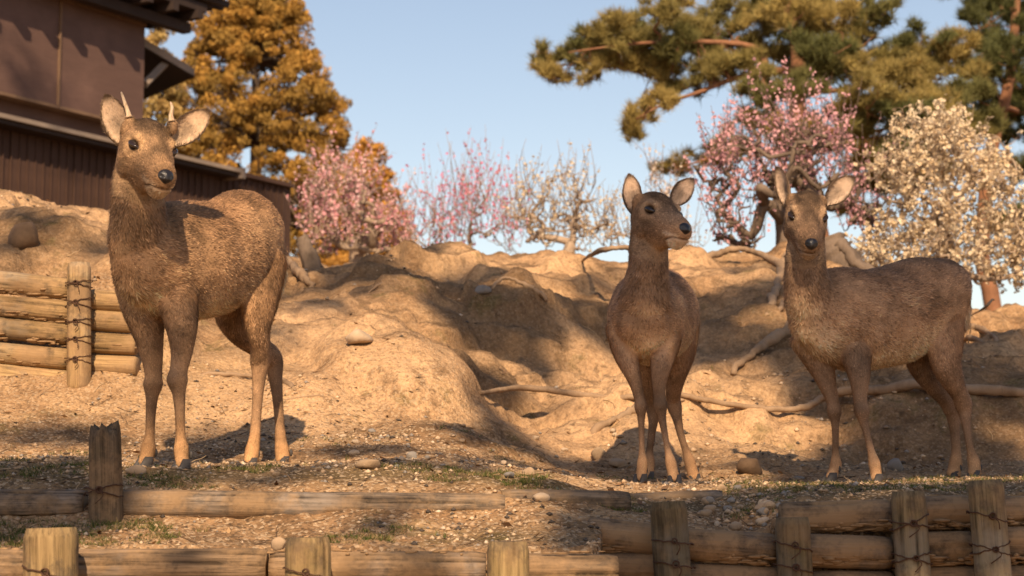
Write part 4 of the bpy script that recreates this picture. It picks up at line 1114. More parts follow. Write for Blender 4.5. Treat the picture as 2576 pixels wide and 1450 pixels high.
# two shutter boxes
sM = wall_sz(151, 150, .18)[0]; wP = sC - sM
for s0, s1 in ((sM - wP, sM - .012), (sM + .012, sC + .01), (sM - 2 * wP, sM - wP - .024)):
    bx_ = bbox('shutter_box', s0, s1, .004, .16, zP0, zP1, M_PANEL)
    bbox('bottom_rail', s0 - .004, s1 + .004, .002, .185, zP0 - .035, zP0 - .002, M_TRIM, bx_)
    bbox('top_rail', s0 - .004, s1 + .004, .002, .185, zP1 + .002, zP1 + .04, M_TRIM, bx_)
bbox('mullion', sM - .010, sM + .010, .0, .185, zP0, zP1, M_TRIM)
# main eave: soffit boards, rafters and roof edge reaching out over the wall
sR = wall_sz(470, 20, .9)[0]; zE = zP1 + .10
ev = bbox('eave', sL - 1, sC + .55, -5.2, .62, zE + .12, zE + .22, M_DARK)
for k in range(16):
    s = sC + .35 - k * .42
    bbox('rafter', s, s + .09, -.2, .66, zE + .02, zE + .118, M_DARK, ev)
bm_ = bbox('purlin', sL, sC + .50, .30, .42, zE - .10, zE + .018, M_DARK)
bbox('roof', sL - 1, sC + .80, -5.4, .74, zE + .34, zE + .42, M_DARK, ev)
for k in range(5): bbox('roof_batten', sC + .3, sC + .92 + .05 * (k % 2), .05 + k * .13, .12 + k * .13, zE + .27, zE + .338, M_DARK, ev)
# lean-to roof on the end wall with its strut
A = np.array(P(358, 92, 0.0 + (BE + BU * sC)[1])); Bc = BE + BU * wall_sz(490, 180)[0]; Bp = np.array([Bc[0], Bc[1], wall_sz(490, 180)[1]])
vv = nrm(np.array([-.56, .83, 0])) * 3.2; th = np.array([0, 0, -.07])
A2 = BE + BU * (sC - .02); Ap = np.array([A2[0], A2[1], wall_sz(362, 96)[1]])
qv = np.array([Ap, Bp, Bp + vv, Ap + vv, Ap + th, Bp + th, Bp + vv + th, Ap + vv + th])
BOXF = [(0, 1, 2, 3), (7, 6, 5, 4), (4, 5, 1, 0), (5, 6, 2, 1), (6, 7, 3, 2), (7, 4, 0, 3)]
lt = link('lean_to_roof', mesh_np('lean_to', qv, BOXF, False), M_DARK, house)
e0, e1 = Ap + np.array([0, -.012, .03]), Bp + np.array([0, -.012, .03])
link('verge_board', mesh_np('verge', np.array([e0, e1, e1 + np.array([-.02, .05, 0]), e0 + np.array([-.02, .05, 0]), e0 - [0, 0, .09], e1 - [0, 0, .09], e1 + [-.02, .05, -.09], e0 + [-.02, .05, -.09]]), BOXF, False), M_GREY, lt)
s0p = np.array(P(364, 212, A2[1] + .15)); s1p = np.array(P(428, 148, A2[1] + .75))
link('strut', mesh_np('strut', *tube([s0p, s1p], .055, 4), smooth=False), M_GREY, lt)
link('end_wall', mesh_np('end_wall', *(lambda a: (a, [(0, 1, 2, 3)]))(np.array([[A2[0], A2[1], zLedge - 1], [*(A2 + vv)[:2], zLedge - 1], [*(A2 + vv)[:2], zP1 + .6], [A2[0], A2[1], zP1 + .6]])), smooth=False), M_DARK, house)
# ------------------------------------------------------------------ trees
def bark(name, a, b, sc=18, h=.012):
    m = NT(name); c = m.coord(); g = m.noise(m.scale(c, (1, 1, .45)), sc, 6, .7, .4); w = m.noise(c, 3, 4)
    m.base(m.mix(m.math('MULTIPLY', m.maprange(w, .4, .7), .5), m.mix(m.maprange(g, .3, .7), a, b), tuple(x * 1.3 for x in b)))
    m.set(Roughness=.9); m.bump(g, .9, h); return m.m
M_BARK_PLUM = bark('plum_bark', (.15, .105, .075), (.36, .27, .195))
M_BARK_PINE = bark('pine_bark', (.13, .065, .038), (.27, .13, .07), 9, .03)
M_BARK_GREY = bark('old_bark', (.065, .047, .035), (.18, .132, .098), 12, .02)
M_ROOT = bark('root_bark', (.16, .102, .060), (.31, .21, .13), 14, .008)
M_LEAF = attr_mat('foliage', .7, .2, .28)
M_PETAL = attr_mat('petals', .7, .15, .35)

class Tree:
    """limbs connected to the nearest older limb; every limb is a bent tapering tube"""
    def __init__(s, seed): s.g = np.random.default_rng(seed); s.nodes = np.zeros((0, 3)); s.rad = np.zeros(0); s.mb = MB(); s.ends = []
    def limb(s, pts, r0, r1, n=7, keep=True, wob=.10, smooth=3):
        pts = np.asarray(pts, float); m = max(4, (len(pts) - 1) * smooth + 1)
        p = spline(pts, m); rr = np.linspace(r0, r1, m)
        s.mb.add(*tube(p, rr, n, True, int(s.g.integers(1e6)), wob))
        if keep: s.nodes = np.vstack([s.nodes, p]); s.rad = np.r_[s.rad, rr]
        return p
    def to(s, q, rmax, rtip, sag=.12, jit=.08, n=6, keep=True, below=True, steps=4):
        q = np.asarray(q, float); N = s.nodes; d = np.linalg.norm(N - q, axis=1)
        if below: d = d + 1.2 * np.clip(N[:, 2] - q[2], 0, 9)
        i = int(d.argmin()); a = N[i]; Ld = np.linalg.norm(q - a)
        r0 = min(rmax, s.rad[i] * .85)
        pts = [a]
        for k in range(1, steps):
            t = k / steps; m = a + (q - a) * t
            m = m + s.g.normal(0, jit * Ld, 3) * math.sin(math.pi * t); m[2] -= sag * Ld * math.sin(math.pi * t); pts.append(m)
        pts.append(q)
        return s.limb(pts, r0, min(rtip, r0), n, keep)
def blobs_pts(g, blobs, n, dd, hollow=0.0):
    """points inside photo ellipses (px, py, rx, ry, d) with depth spread dd (m)"""
    w = np.array([b[2] * b[3] for b in blobs], float); k = g.choice(len(blobs), n, p=w / w.sum()); B = np.array(blobs, float)[k]
    u = nrm(g.normal(size=(n, 3))) * (hollow + (1 - hollow) * g.random(n) ** .45)[:, None]
    d = B[:, 4] + u[:, 2] * dd * (B[:, 2] / B[:, 2].max())
    return PN(np.stack([B[:, 0] + u[:, 0] * B[:, 2], B[:, 1] + u[:, 1] * B[:, 3], d], 1))
def leaf_tris(g, C, size, cols, up=.3, aspect=.5, jitter=.5):
    """one kite (two triangles) per centre"""
    n = len(C); a = nrm(g.normal(size=(n, 3)) + np.array([0, 0, up])); b = nrm(np.cross(a, g.normal(size=(n, 3))))
    sz = (size * g.uniform(1 - jitter, 1 + jitter, n))[:, None]
    V = np.stack([C - a * sz * .5, C + b * sz * aspect * .5, C + a * sz * .5, C - b * sz * aspect * .5], 1).reshape(-1, 3)
    Fq = (np.arange(n) * 4)[:, None] + np.array([[0, 1, 2, 3]])
    return V, Fq, np.repeat(cols, 4, 0)
def flowers(g, C, N, r, cols):
    """five-petal blossoms: each petal a bent kite, plus a dark centre"""
    n = len(C); N = nrm(N); t = nrm(np.cross(N, g.normal(size=(n, 3)))); b = np.cross(N, t)
    V, K = [], []
    cup = g.uniform(.1, .9, n)[:, None]
    for k in range(5):
        th = 2 * math.pi * k / 5; d = t * math.cos(th) + b * math.sin(th); e = -t * math.sin(th) + b * math.cos(th)
        d2 = nrm(d + N * cup); rr = (r * g.uniform(.8, 1.2, n))[:, None]
        V += [C, C + (d2 * .62 + e * .40) * rr + N * rr * .08, C + d2 * rr, C + (d2 * .62 - e * .40) * rr + N * rr * .08]
        K += [cols * .6, cols, cols * g.uniform(.85, 1.1, (n, 1)), cols]
    V = np.stack(V, 1).reshape(-1, 3); K = np.stack(K, 1).reshape(-1, 3)
    Fq = ((np.arange(n) * 20)[:, None, None] + (np.arange(5) * 4)[None, :, None] + np.array([0, 1, 2, 3])).reshape(-1, 4)
    return V, Fq, np.clip(K, 0, .9)
def needles(g, C, D, n, ln, wd, cols):
    """pine tufts: n needles fanning round direction D at each centre"""
    m = len(C); Cn = np.repeat(C, n, 0); Dn = np.repeat(D, n, 0)
    d = nrm(Dn + .75 * g.normal(size=(m * n, 3))); s_ = nrm(np.cross(d, g.normal(size=(m * n, 3)))) * wd * .5
    le = (ln * g.uniform(.7, 1.2, m * n))[:, None]; b0 = Cn - Dn * ln * .35 * g.random((m * n, 1))
    V = np.stack([b0 - s_, b0 + s_, b0 + d * le], 1).reshape(-1, 3)
    return V, np.arange(m * n * 3).reshape(-1, 3), np.repeat(np.repeat(cols, n, 0) * g.uniform(.75, 1.25, (m * n, 1)), 3, 0)
def finish(name, T, parts, label, cat, base, mat_bark, group=None, trunk_name='trunk'):
    root = empty(name, base); tag(root, label, cat, group, 'thing')
    link(trunk_name, T.mb.mesh(trunk_name), mat_bark, root)
    for pn, (V, Fq, K), mat in parts:
        o = link(pn, mesh_np(pn, V, Fq, False, K), mat, root); o['kind'] = 'stuff'
    return root

# --- orange winter cedar behind the house, and its paler neighbour
def cedar(px, d, ytop, ybase, halfw, seed, colA, colB, label, nclump=300, per=420, base_z=1.5):
    g = np.random.default_rng(seed); T = Tree(seed); k = d / F
    top, bot = np.array(P(px, ytop, d)), np.array(P(px, ybase, d)); bot[2] = base_z
    T.limb([bot, bot * .5 + top * .5 + [.05, .05, 0], top], .26 * halfw(.5) / 2, .02, 9, wob=.05)
    C, K = [], []
    Ht = top[2] - P(px, ybase, d).z; z0 = P(px, ybase, d).z
    for i in range(nclump):
        h = g.random() ** 1.15; w = halfw(h) * g.uniform(.25, 1.0) ** .55
        a = g.uniform(0, 2 * math.pi)
        c = np.array([top[0] + math.cos(a) * w, d + math.sin(a) * w, z0 + h * Ht - .10 * w + g.normal(0, .12)])
        if i % 3 == 0: T.to(c, .05, .012, -.05, .05, 5, False, True, 3)
        r = np.array([.25, .25, .20]) * g.uniform(.5, 1.3) * (1 - .35 * h)
        n = int(per * g.uniform(.6, 1.3))
        q = nrm(g.normal(size=(n, 3))) * (g.random((n, 1)) ** .4) * r
        C.append(c + q)
        base_c = colA + (colB - colA) * g.random()
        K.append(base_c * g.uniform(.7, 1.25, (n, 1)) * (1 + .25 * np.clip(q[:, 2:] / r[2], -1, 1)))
    C, K = np.concatenate(C), np.concatenate(K)
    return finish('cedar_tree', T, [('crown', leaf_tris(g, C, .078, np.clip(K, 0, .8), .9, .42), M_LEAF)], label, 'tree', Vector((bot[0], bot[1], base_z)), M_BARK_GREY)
cedar(640, 36, -60, 640, lambda h: np.interp(h, [0, .25, .5, .75, .92, 1], [2.65, 2.35, 1.95, 1.3, .75, .25]), 3, C3(.46, .252, .055), C3(.27, .172, .044), 'tall conical cedar with orange winter foliage behind the timber house', 1050, 155)
cedar(925, 34, 370, 700, lambda h: np.interp(h, [0, .5, 1], [1.0, .7, .2]), 4, C3(.52, .26, .05), C3(.40, .21, .05), 'low orange cedar top showing behind the pink blossom', 210, 150)
cedar(395, 34, 20, 640, lambda h: np.interp(h, [0, .4, .8, 1], [.75, .6, .42, .15]), 5, C3(.48, .32, .12), C3(.34, .25, .09), 'narrow tan leaved tree squeezed between the house and the orange cedar', 150, 170)

# --- pines
PADS = [(1440,140,90,42),(1400,185,50,24),(1540,95,70,42),(1600,150,75,50),(1560,55,60,26),(1700,120,90,52),(1800,85,105,46),(1900,60,105,46),(1655,28,60,24),(1755,200,85,44),(1660,185,65,40),
 (1610,285,55,32),(1588,325,34,24),(1668,250,40,26),(1880,150,100,44),(1985,40,90,44),(2080,45,90,50),(2050,115,100,36),(2135,95,80,44),(1960,235,100,42),(2050,205,105,42),(2150,175,100,50),(2250,205,115,50),
 (2350,175,105,50),(2300,120,105,42),(2400,115,80,42),(2120,285,105,42),(2205,325,115,40),(2320,265,115,44),(2420,235,80,42),(1900,300,70,30),(1990,330,90,34),(2160,400,70,40),(2260,400,70,40),(2190,460,60,36),
 (1690,425,50,18),(1775,392,70,24),(1850,372,60,24),(2080,155,90,40),(2180,245,100,42),(2275,295,100,40),(2385,305,100,44),(2465,300,80,40),(2100,365,90,36),(2205,385,90,40),(2300,350,90,36),(2240,450,70,36),(1900,205,80,36),(1820,150,90,40),(2180,30,90,46),(1950,120,90,36),(2260,150,90,40),(2150,520,60,36),(2330,430,70,36),(1480,95,60,30),(1640,95,70,34),(1620,60,60,28),(1740,55,80,30),(1850,18,80,30),(1940,0,80,34),(2040,-5,80,30),(1700,0,50,22),(1370,150,36,20),(1500,170,60,30)]
def pine(trunk, limbs, pads, d, dd, seed, label, col, tufts=115, nper=13, group=None, tr=.16):
    g = np.random.default_rng(seed); T = Tree(seed)
    tp = [np.array(P(x, y, d)) for x, y in trunk]; b = tp[0].copy(); b[2] = float(ground_z(np.array([b[0]]), np.array([min(d, 28)]))[0])
    T.limb([b] + tp, tr, .05, 10, wob=.08)
    for lb in limbs:
        q = [np.array(P(x, y, d + z)) for x, y, z in lb]
        a = np.array(T.nodes)[np.linalg.norm(np.array(T.nodes) - q[0], axis=1).argmin()]
        T.limb([a] + q, .045, .006, 7, wob=.12)
    C, D, K = [], [], []
    for (x, y, rx, ry) in pads:
        if rx < 1: continue
        dz = d + g.uniform(-dd, dd); c = np.array(P(x, y, dz)); k = dz / F
        T.to(c + [0, 0, -ry * k * .5], .03, .008, .05, .12, 6, True, False)
        nt = int(tufts * (rx * ry / 4200) ** .8) + 8
        ns_ = 16; sub_ = nrm(g.normal(size=(ns_, 3))) * g.uniform(.3, 1.1, (ns_, 1)); wh_ = g.integers(0, ns_, nt)
        u = sub_[wh_] + nrm(g.normal(size=(nt, 3))) * (g.random((nt, 1)) ** .42) * g.uniform(.16, .36, ns_)[wh_][:, None]
        q = c + u * np.array([rx * k * 1.05, rx * k * .9, ry * k * 1.05])
        q[:, 2] += .25 * ry * k * np.sin(q[:, 0] * 9 + x)
        for j in g.choice(nt, min(7, nt), False): T.to(q[j], .010, .004, .05, .1, 4, False, False, 3)
        C.append(q); D.append(nrm((u - sub_[wh_]) * 1.6 + np.array([0, 0, .75]) + .25 * g.normal(size=(nt, 3))))
        yel = g.random(); cc = col[0] * (1 - yel) + col[1] * yel
        K.append(np.tile(cc, (nt, 1)) * g.uniform(.7, 1.3, (nt, 1)))
    C, D, K = map(np.concatenate, (C, D, K))
    return finish('pine_tree', T, [('crown', needles(g, C, D, nper, 0.12, .0088, np.clip(K, 0, .7)), M_LEAF)], label, 'tree', Vector(b), M_BARK_PINE, group)
GRN, YEL = C3(.125, .130, .045), C3(.38, .285, .095)
pine([(2062, 700), (2048, 560), (2022, 420), (2005, 260), (2008, 140), (1985, 20), (1975, -120)],
     [[(1930, 180, -.1), (1840, 200, -.2), (1760, 232, -.3), (1670, 262, -.4), (1600, 300, -.5)], [(1900, 120, 0), (1760, 105, -.2), (1600, 110, -.4), (1430, 132, -.6)],
      [(2080, 230, .1), (2180, 215, .2), (2320, 190, .3)], [(2100, 330, 0), (2210, 330, .1), (2330, 280, .2)], [(1940, 380, .2), (1850, 380, .2), (1700, 425, .3)]],
     PADS, 20.0, 1.1, 21, 'spreading red pine reaching over the pink plum tree', (GRN, YEL), 330, 14)
pine([(2500, 790), (2470, 640), (2490, 400), (2540, 200), (2560, -60)], [[(2500, 120, 0), (2440, 60, -.3)], [(2560, 280, 0), (2520, 270, -.2)]],
     [(2480,40,85,55),(2555,120,85,60),(2540,10,80,50),(2560,275,60,26),(2490,190,60,30),(2600,60,90,80),(2620,240,80,60),(2570,420,60,40),(2500,330,50,22),(2560,560,70,50),(2480,-30,100,40),(2440,150,70,40),(2490,120,70,44),(2576,200,80,50),(2500,255,80,36),(2450,310,60,30),(2560,330,60,40)], 22.0, .8, 22, 'dark green pine with an orange trunk behind the white blossom', (GRN * .7, GRN * 1.2), 300, 14, None, .12)

# --- plum trees in blossom
def plum(trunk, d, dd, blobs, k1, k2, k3, label, cols, seed, fl_per=11, shoot=(.16, .42), upright=1.6, fr=.012, tr=.07, side_fl=2, bark_m=None):
    g = np.random.default_rng(seed); T = Tree(seed)
    tp = [np.array(P(x, y, d)) for x, y in trunk]; b = tp[0].copy(); b[2] = float(ground_z(np.array([b[0]]), np.array([d]))[0]) - .05
    T.limb([b] + tp, tr, tr * .6, 9, wob=.2)
    B = [(x, y, rx, ry, d) for x, y, rx, ry in blobs]
    for q in blobs_pts(g, B, k1, dd): T.to(q, tr * .55, tr * .16, .10, .16, 7)
    for q in blobs_pts(g, B, k2, dd): T.to(q, tr * .22, tr * .06, .08, .16, 5)
    C, D = [], []
    for q in blobs_pts(g, B, k3, dd):
        dr = nrm(np.array([g.normal() * .45, g.normal() * .45, upright * g.uniform(.3, 1)]))
        Ls = g.uniform(*shoot)
        p = T.to(q, .007, .004, .04, .12, 3, False, False, 2)
        e = q + dr * Ls; T.limb([q, (q + e) / 2 + g.normal(0, .02, 3), e], .004, .0016, 3, False, 0, 2)
        n = int(fl_per * g.uniform(.3, 1.6)); t = g.random(n)[:, None]
        C.append(q + (e - q) * t + g.normal(0, .010, (n, 3))); D.append(g.normal(size=(n, 3)) + [0, 0, .3])
        if side_fl:
            n = int(side_fl * g.uniform(0, 2)); i = g.integers(0, len(p), n); C.append(p[i] + g.normal(0, .012, (n, 3))); D.append(g.normal(size=(n, 3)))
    C, D = np.concatenate(C), np.concatenate(D)
    mixw = g.random((len(C), 1)) ** 1.3; K = cols[0] * (1 - mixw) + cols[1] * mixw
    return finish('plum_tree', T, [('blossom', flowers(g, C, D, np.full(len(C), fr) * g.uniform(.7, 1.25, len(C)), K), M_PETAL)], label, 'tree', Vector(b), bark_m or M_BARK_PLUM, 'plum trees in blossom along the crest')
PINK, PALE, ROSE = C3(.90, .40, .46), C3(.92, .70, .66), C3(.82, .22, .36)
WHT, CRM = C3(.90, .77, .57), C3(.84, .63, .39)
plum([(905, 665), (900, 610)], 17.0, .8, [(880, 560, 140, 90), (815, 585, 60, 65), (960, 590, 80, 70), (795, 510, 50, 55), (870, 470, 100, 50), (1010, 620, 50, 40)], 26, 80, 250, 'bushy pink plum tree with pale crooked limbs beside the house end', (PINK, PALE), 31, 12, (.18, .55), 1.9, .0150, .13, 2)
plum([(1180, 670), (1185, 620)], 17.5, .8, [(1150, 580, 100, 70), (1210, 520, 70, 80), (1290, 590, 60, 60), (1080, 590, 60, 60)], 11, 34, 150, 'thin rose pink plum with long bare upright shoots', (ROSE, PINK), 32, 8, (.3, .75), 2.4, .0140, .05)
plum([(1430, 675), (1435, 610)], 15.5, .7, [(1420, 560, 130, 80), (1330, 540, 70, 90), (1510, 580, 80, 60), (1430, 470, 90, 60), (1570, 600, 50, 45)], 24, 70, 170, 'sparse white plum with gnarled pale branches on the crest', (WHT, CRM), 33, 7, (.14, .42), 2.0, .0125, .07)
plum([(1660, 640), (1650, 560)], 16.0, .5, [(1660, 500, 50, 70), (1730, 610, 60, 40)], 6, 16, 45, 'small white plum showing behind the slim hind', (WHT, PALE), 34, 7, (.15, .4), 2.4, .0115, .04)
plum([(1985, 665), (1975, 560), (1960, 470)], 13.2, .8, [(1980, 345, 130, 60), (1900, 400, 120, 75), (2065, 380, 90, 75), (1840, 500, 90, 60), (2120, 460, 100, 60), (1960, 450, 100, 70), (1850, 590, 90, 50), (2190, 560, 80, 50), (1800, 420, 60, 60)], 32, 100, 250, 'tall deep pink plum tree above the crest roots', (PINK * .6 + PALE * .4, ROSE * .5 + PALE * .5), 35, 13, (.18, .50), 2.3, .0130, .10, 2, M_BARK_GREY)
plum([(2410, 780), (2400, 690), (2385, 600)], 12.4, .8, [(2350, 330, 110, 70), (2280, 420, 110, 80), (2430, 380, 110, 80), (2500, 450, 80, 60), (2380, 500, 160, 90), (2280, 600, 140, 80), (2450, 620, 130, 90), (2200, 660, 90, 50), (2560, 560, 70, 110), (2540, 680, 70, 60), (2330, 680, 120, 50)], 34, 110, 1000, 'broad cream white plum tree crowded with blossom behind the dark hind', (WHT, CRM), 36, 8, (.04, .15), .9, .0165, .055, 2)
# ------------------------------------------------------------------ roots, stump, stones, grass, twigs
def root_obj(name, pts, r0, r1, label, seed, lift=.35, cat='root', mat=None, wob=.22):
    g = np.random.default_rng(seed); q = []
    for p in pts:
        if len(p) == 3: h = P(*p); q.append(np.array(h))
        else:
            h = hit(*p); h = np.array(h) if h is not None else np.array(P(p[0], p[1], 9.5)); q.append(h)
    q = np.array(q); m = len(q) * 6; rr = np.linspace(r0, r1, m) * (1.0 if len(pts) > 10 else .78) * (1 + .22 * np.sin(np.linspace(0, 9, m) + seed)) 
    dep = q[:, 1].copy()
    if len(q) > 4:                                  # keep the run even in depth
        dep = np.minimum(dep, np.minimum(np.r_[dep[1:], dep[-1]], np.r_[dep[0], dep[:-1]])) * .35 + dep * .65
        for _ in range(2): dep[1:-1] = (dep[:-2] + 2 * dep[1:-1] + dep[2:]) / 4
        dep = dep - r0 * 2
        q = np.array([np.array(P(*([p[0], p[1], dd]))) for p, dd in zip(pts, dep)])
    p = spline(q, m); tt = np.linspace(0, 1, m); p[:, 2] += rr * (lift - (lift + 1.3) * np.exp(-(np.minimum(tt, 1 - tt) / .05) ** 2)); rr = rr * (.75 + .25 * np.clip(np.minimum(tt, 1 - tt) / .08, 0, 1))
    p += g.normal(0, r0 * .16, p.shape)
    v, f = tube(p, rr, 11, True, seed, wob * 1.3)
    o = link(name, mesh_np(name, v, f), mat or M_ROOT)
    return tag(o, label, cat, None, 'thing')
root_obj('tree_root', [(1205,980),(1290,978),(1400,990),(1500,1004),(1570,1006),(1650,996),(1720,1000),(1800,1016),(1900,1031),(1990,1036),(2042,1024),(2086,1001),(2150,991),(2230,990),(2300,976),(2400,986),(2480,991),(2580,992),(2720,996)], .010, .0215, 'long smooth root snaking across the bank behind the two hinds', 1, .7)
root_obj('dead_branch', [(1492,1088),(1545,1062),(1600,1036),(1640,1018)], .022, .016, 'thick pale root stub slanting up behind the slim hind', 2, .6)
root_obj('fallen_branch', [(1840,930),(1890,900),(1940,868),(1975,842),(1995,815)], .024, .036, 'bent grey driftwood branch lying on the shaded slope', 3, .7)
root_obj('tree_root', [(1465,655),(1520,634),(1590,626)], .012, .020, 'short root lying on the crest left of the slim hind', 4, .9)
root_obj('tree_root', [(1685,648),(1750,657),(1800,648),(1850,634),(1900,640),(1945,664),(1985,692)], .016, .032, 'arched root looping along the crest between the two hinds', 5, .9)
root_obj('tree_root', [(2000,640),(1972,680),(1950,735),(1932,785)], .050, .018, 'thick forked root running down the bank beside the dark hind', 6, .6)
root_obj('tree_root', [(1985,705),(1972,760),(1955,800)], .026, .010, 'thin root fork beside the thick crest root', 7, .6)
root_obj('tree_root', [(1238,722),(1272,703),(1315,718),(1345,738),(1375,750)], .010, .018, 'curved root over the mossy hump in the middle of the slope', 8, .8)
root_obj('tree_root', [(716,655),(740,680),(765,703),(788,722)], .034, .022, 'stout root behind the rump of the buck', 9, .5)
root_obj('tree_root', [(925,738),(955,718),(1000,702)], .006, .010, 'thin dark root on the upper slope right of the buck', 10, .5)
root_obj('tree_root', [(2420,822),(2465,832),(2495,848),(2515,872)], .026, .012, 'dark root curling from the bank behind the rump of the dark hind', 11, .6)
root_obj('tree_root', [(2425,850),(2470,862),(2505,880)], .018, .008, 'lower thin root behind the rump of the dark hind', 12, .5)
root_obj('tree_root', [(500,940),(600,946),(690,955),(745,978)], .008, .014, 'half buried root between the legs of the buck', 13, .3)
root_obj('dead_twig', [(716,1008),(760,1000),(815,996)], .0035, .005, 'short dry twig on the ground right of the buck', 14, .6, 'twig')
root_obj('dead_branch', [(2432,800),(2475,778),(2500,752)], .005, .009, 'thin dry branch leaning on the crest at the right', 15, .8)
# leaning post stump and the split trunk on the crest
st = empty('stump_post', P(775, 690, 10.2)); tag(st, 'leaning grey dead stump on the crest behind the buck', 'stump', None, 'thing')
v, f = tube(spline([P(796, 700, 10.2), P(780, 655, 10.2), P(765, 612, 10.2), P(758, 598, 10.2)], 16), np.linspace(.055, .034, 16), 11, True, 5, .3)
link('trunk', mesh_np('stump', v, f), M_BARK_GREY, st)
st = empty('tree_stump', P(2120, 690, 10.7)); tag(st, 'split dark old trunk stump on the crest behind the dark hind', 'stump', None, 'thing')
v, f = tube(spline([P(2155, 715, 10.7), P(2125, 670, 10.7), P(2100, 630, 10.7), P(2085, 596, 10.7)], 18), np.linspace(.13, .075, 18), 15, True, 8, .3)
link('trunk', mesh_np('stump', v, f), M_BARK_GREY, st)
v, f = tube(spline([P(2110, 610, 10.62), P(2130, 630, 10.6), P(2150, 662, 10.6), P(2200, 690, 10.6)], 16), np.linspace(.030, .035, 16), 9, True, 9, .5)
link('bark_slab', mesh_np('bark_slab', v, f), M_BARK_GREY, st)

# stones
def stone_mesh(seed, flat=.65, n=1, ang=.5):
    g = np.random.default_rng(seed); V, Fs = ellipsoid((0, 0, 0), (1, 1, 1), None, 14, 9)
    for _ in range(9):       # chop by random planes -> faceted, worn stone
        d = nrm(g.normal(size=3)); h = g.uniform(.55, .95); t = V @ d; V = V - np.outer(np.clip(t - h, 0, 1) * (.7 + .3 * ang), d)
    V = V * (1 + .05 * cnoise(V, 5, seed)[:, None]); V = V * np.array([1, g.uniform(.65, .95), flat])
    return V, Fs
def stone_mat(name, a, b):
    m = NT(name); c = m.coord(); n = m.noise(c, 40, 6, .7); w = m.noise(c, 12, 4)
    m.base(m.mix(m.math('MULTIPLY', m.maprange(w, .45, .65), .5), m.mix(n, a, b), tuple(x * .6 for x in a))); m.set(Roughness=.85); m.bump(n, .6, .006); return m.m
SM = dict(tan=stone_mat('stone_tan', (.27, .18, .11), (.46, .33, .21)), grey=stone_mat('stone_grey', (.17, .15, .135), (.32, .285, .25)), brown=stone_mat('stone_brown', (.075, .048, .030), (.16, .10, .060)), pale=stone_mat('stone_pale', (.40, .29, .19), (.58, .44, .31)))
def stone(px, py, w, kind, label, seed, flat=.6, d=None, group=None):
    h = P(px, py, d) if d else hit(px, py)
    if h is None: return
    V, Fs = stone_mesh(seed, flat); r = w * h.y / F
    V = V * r; V = V @ np.array(Matrix.Rotation(random.uniform(0, 6.28), 3, 'Z')).T
    z = gz(h.x, h.y); z = z if abs(z - h.z) < .12 else h.z
    o = link('stone', mesh_np('stone', V, Fs), SM[kind]); o.location = (h.x, h.y, z + r * flat * .45); o.rotation_euler = (random.uniform(-.15, .15), random.uniform(-.15, .15), 0)
    tag(o, label, 'stone', group, 'thing')
stone(1890, 1203, 46, 'brown', 'big dark brown boulder on the ground between the two hinds', 1, .62, 6.95)
stone(1503, 1152, 27, 'tan', 'rounded tan boulder left of the legs of the slim hind', 2, .75)
stone(1556, 1172, 30, 'tan', 'flat angular slab stone beside the legs of the slim hind', 3, .42)
stone(930, 1176, 40, 'tan', 'broad low rounded stone right behind the grass lip near the buck', 4, .42)
stone(1038, 1156, 18, 'grey', 'round grey cobble on the dirt right of the buck', 5, .8)
stone(1010, 1158, 11, 'pale', 'small ochre stone touching the round grey cobble', 6, .8)
stone(890, 1146, 15, 'pale', 'pale oval stone on bright dirt right of the buck', 7, .7)
stone(1361, 1260, 26, 'pale', 'smooth pale oval stone by the end of the weathered log', 8, .6)
stone(1329, 1196, 20, 'tan', 'blocky tan stone in the gravel between the buck and the slim hind', 9, .75)
stone(1281, 1200, 22, 'grey', 'flat grey stone in the gravel between the buck and the slim hind', 10, .4)
stone(342, 1192, 30, 'tan', 'tilted sandy stone leaning beside the split rotten post', 11, .55)
stone(700, 1382, 22, 'tan', 'tan stone wedged behind a cut yellowish post', 12, .8)
stone(1815, 1232, 16, 'tan', 'squarish stone beside the end of the half buried log', 13, .7)
stone(1855, 1232, 12, 'grey', 'round grey stone beside the squarish stone', 14, .85)
stone(1213, 736, 26, 'grey', 'flat grey rock under the curved root on the slope', 15, .5)
stone(2010, 1200, 18, 'grey', 'flat blue grey stone left of the forefeet of the dark hind', 16, .4, 6.9)
stone(2255, 1190, 24, 'grey', 'dim grey block of stone behind the forefeet of the dark hind', 17, .9, 7.2)
stone(905, 862, 42, 'pale', 'pale pointed rock bedded on top of the big dirt mound', 18, .6)
stone(62, 612, 62, 'brown', 'dark brown lump of soil in the bank above the sunlit log wall', 19, .85, 8.35)  # lump of dark soil, built with the stone mesh
g_ = np.random.default_rng(77)
for k in range(26):
    x, y = g_.uniform(1762, 1965), g_.uniform(1262, 1335)
    stone(x, y, g_.uniform(9, 20), ['tan', 'grey', 'tan', 'pale'][k % 4], ['tan stone in the gravel pile spilling between the stacked logs', 'grey stone in the gravel pile spilling between the stacked logs', 'tan stone in the gravel pile spilling between the stacked logs', 'pale stone in the gravel pile spilling between the stacked logs'][k % 4], 100 + k, .7, None, 'stones of the gravel pile')
for k in range(34):
    x, y = g_.uniform(560, 1560), g_.uniform(1085, 1215)
    if 590 < x < 740 and y < 1175: continue
    stone(x, y, g_.uniform(5, 11), ['tan', 'grey', 'pale'][k % 3], '%s cobble scattered on the dirt between the buck and the slim hind' % ['tan', 'grey', 'pale'][k % 3], 200 + k, .65, None, 'cobbles on the dirt')

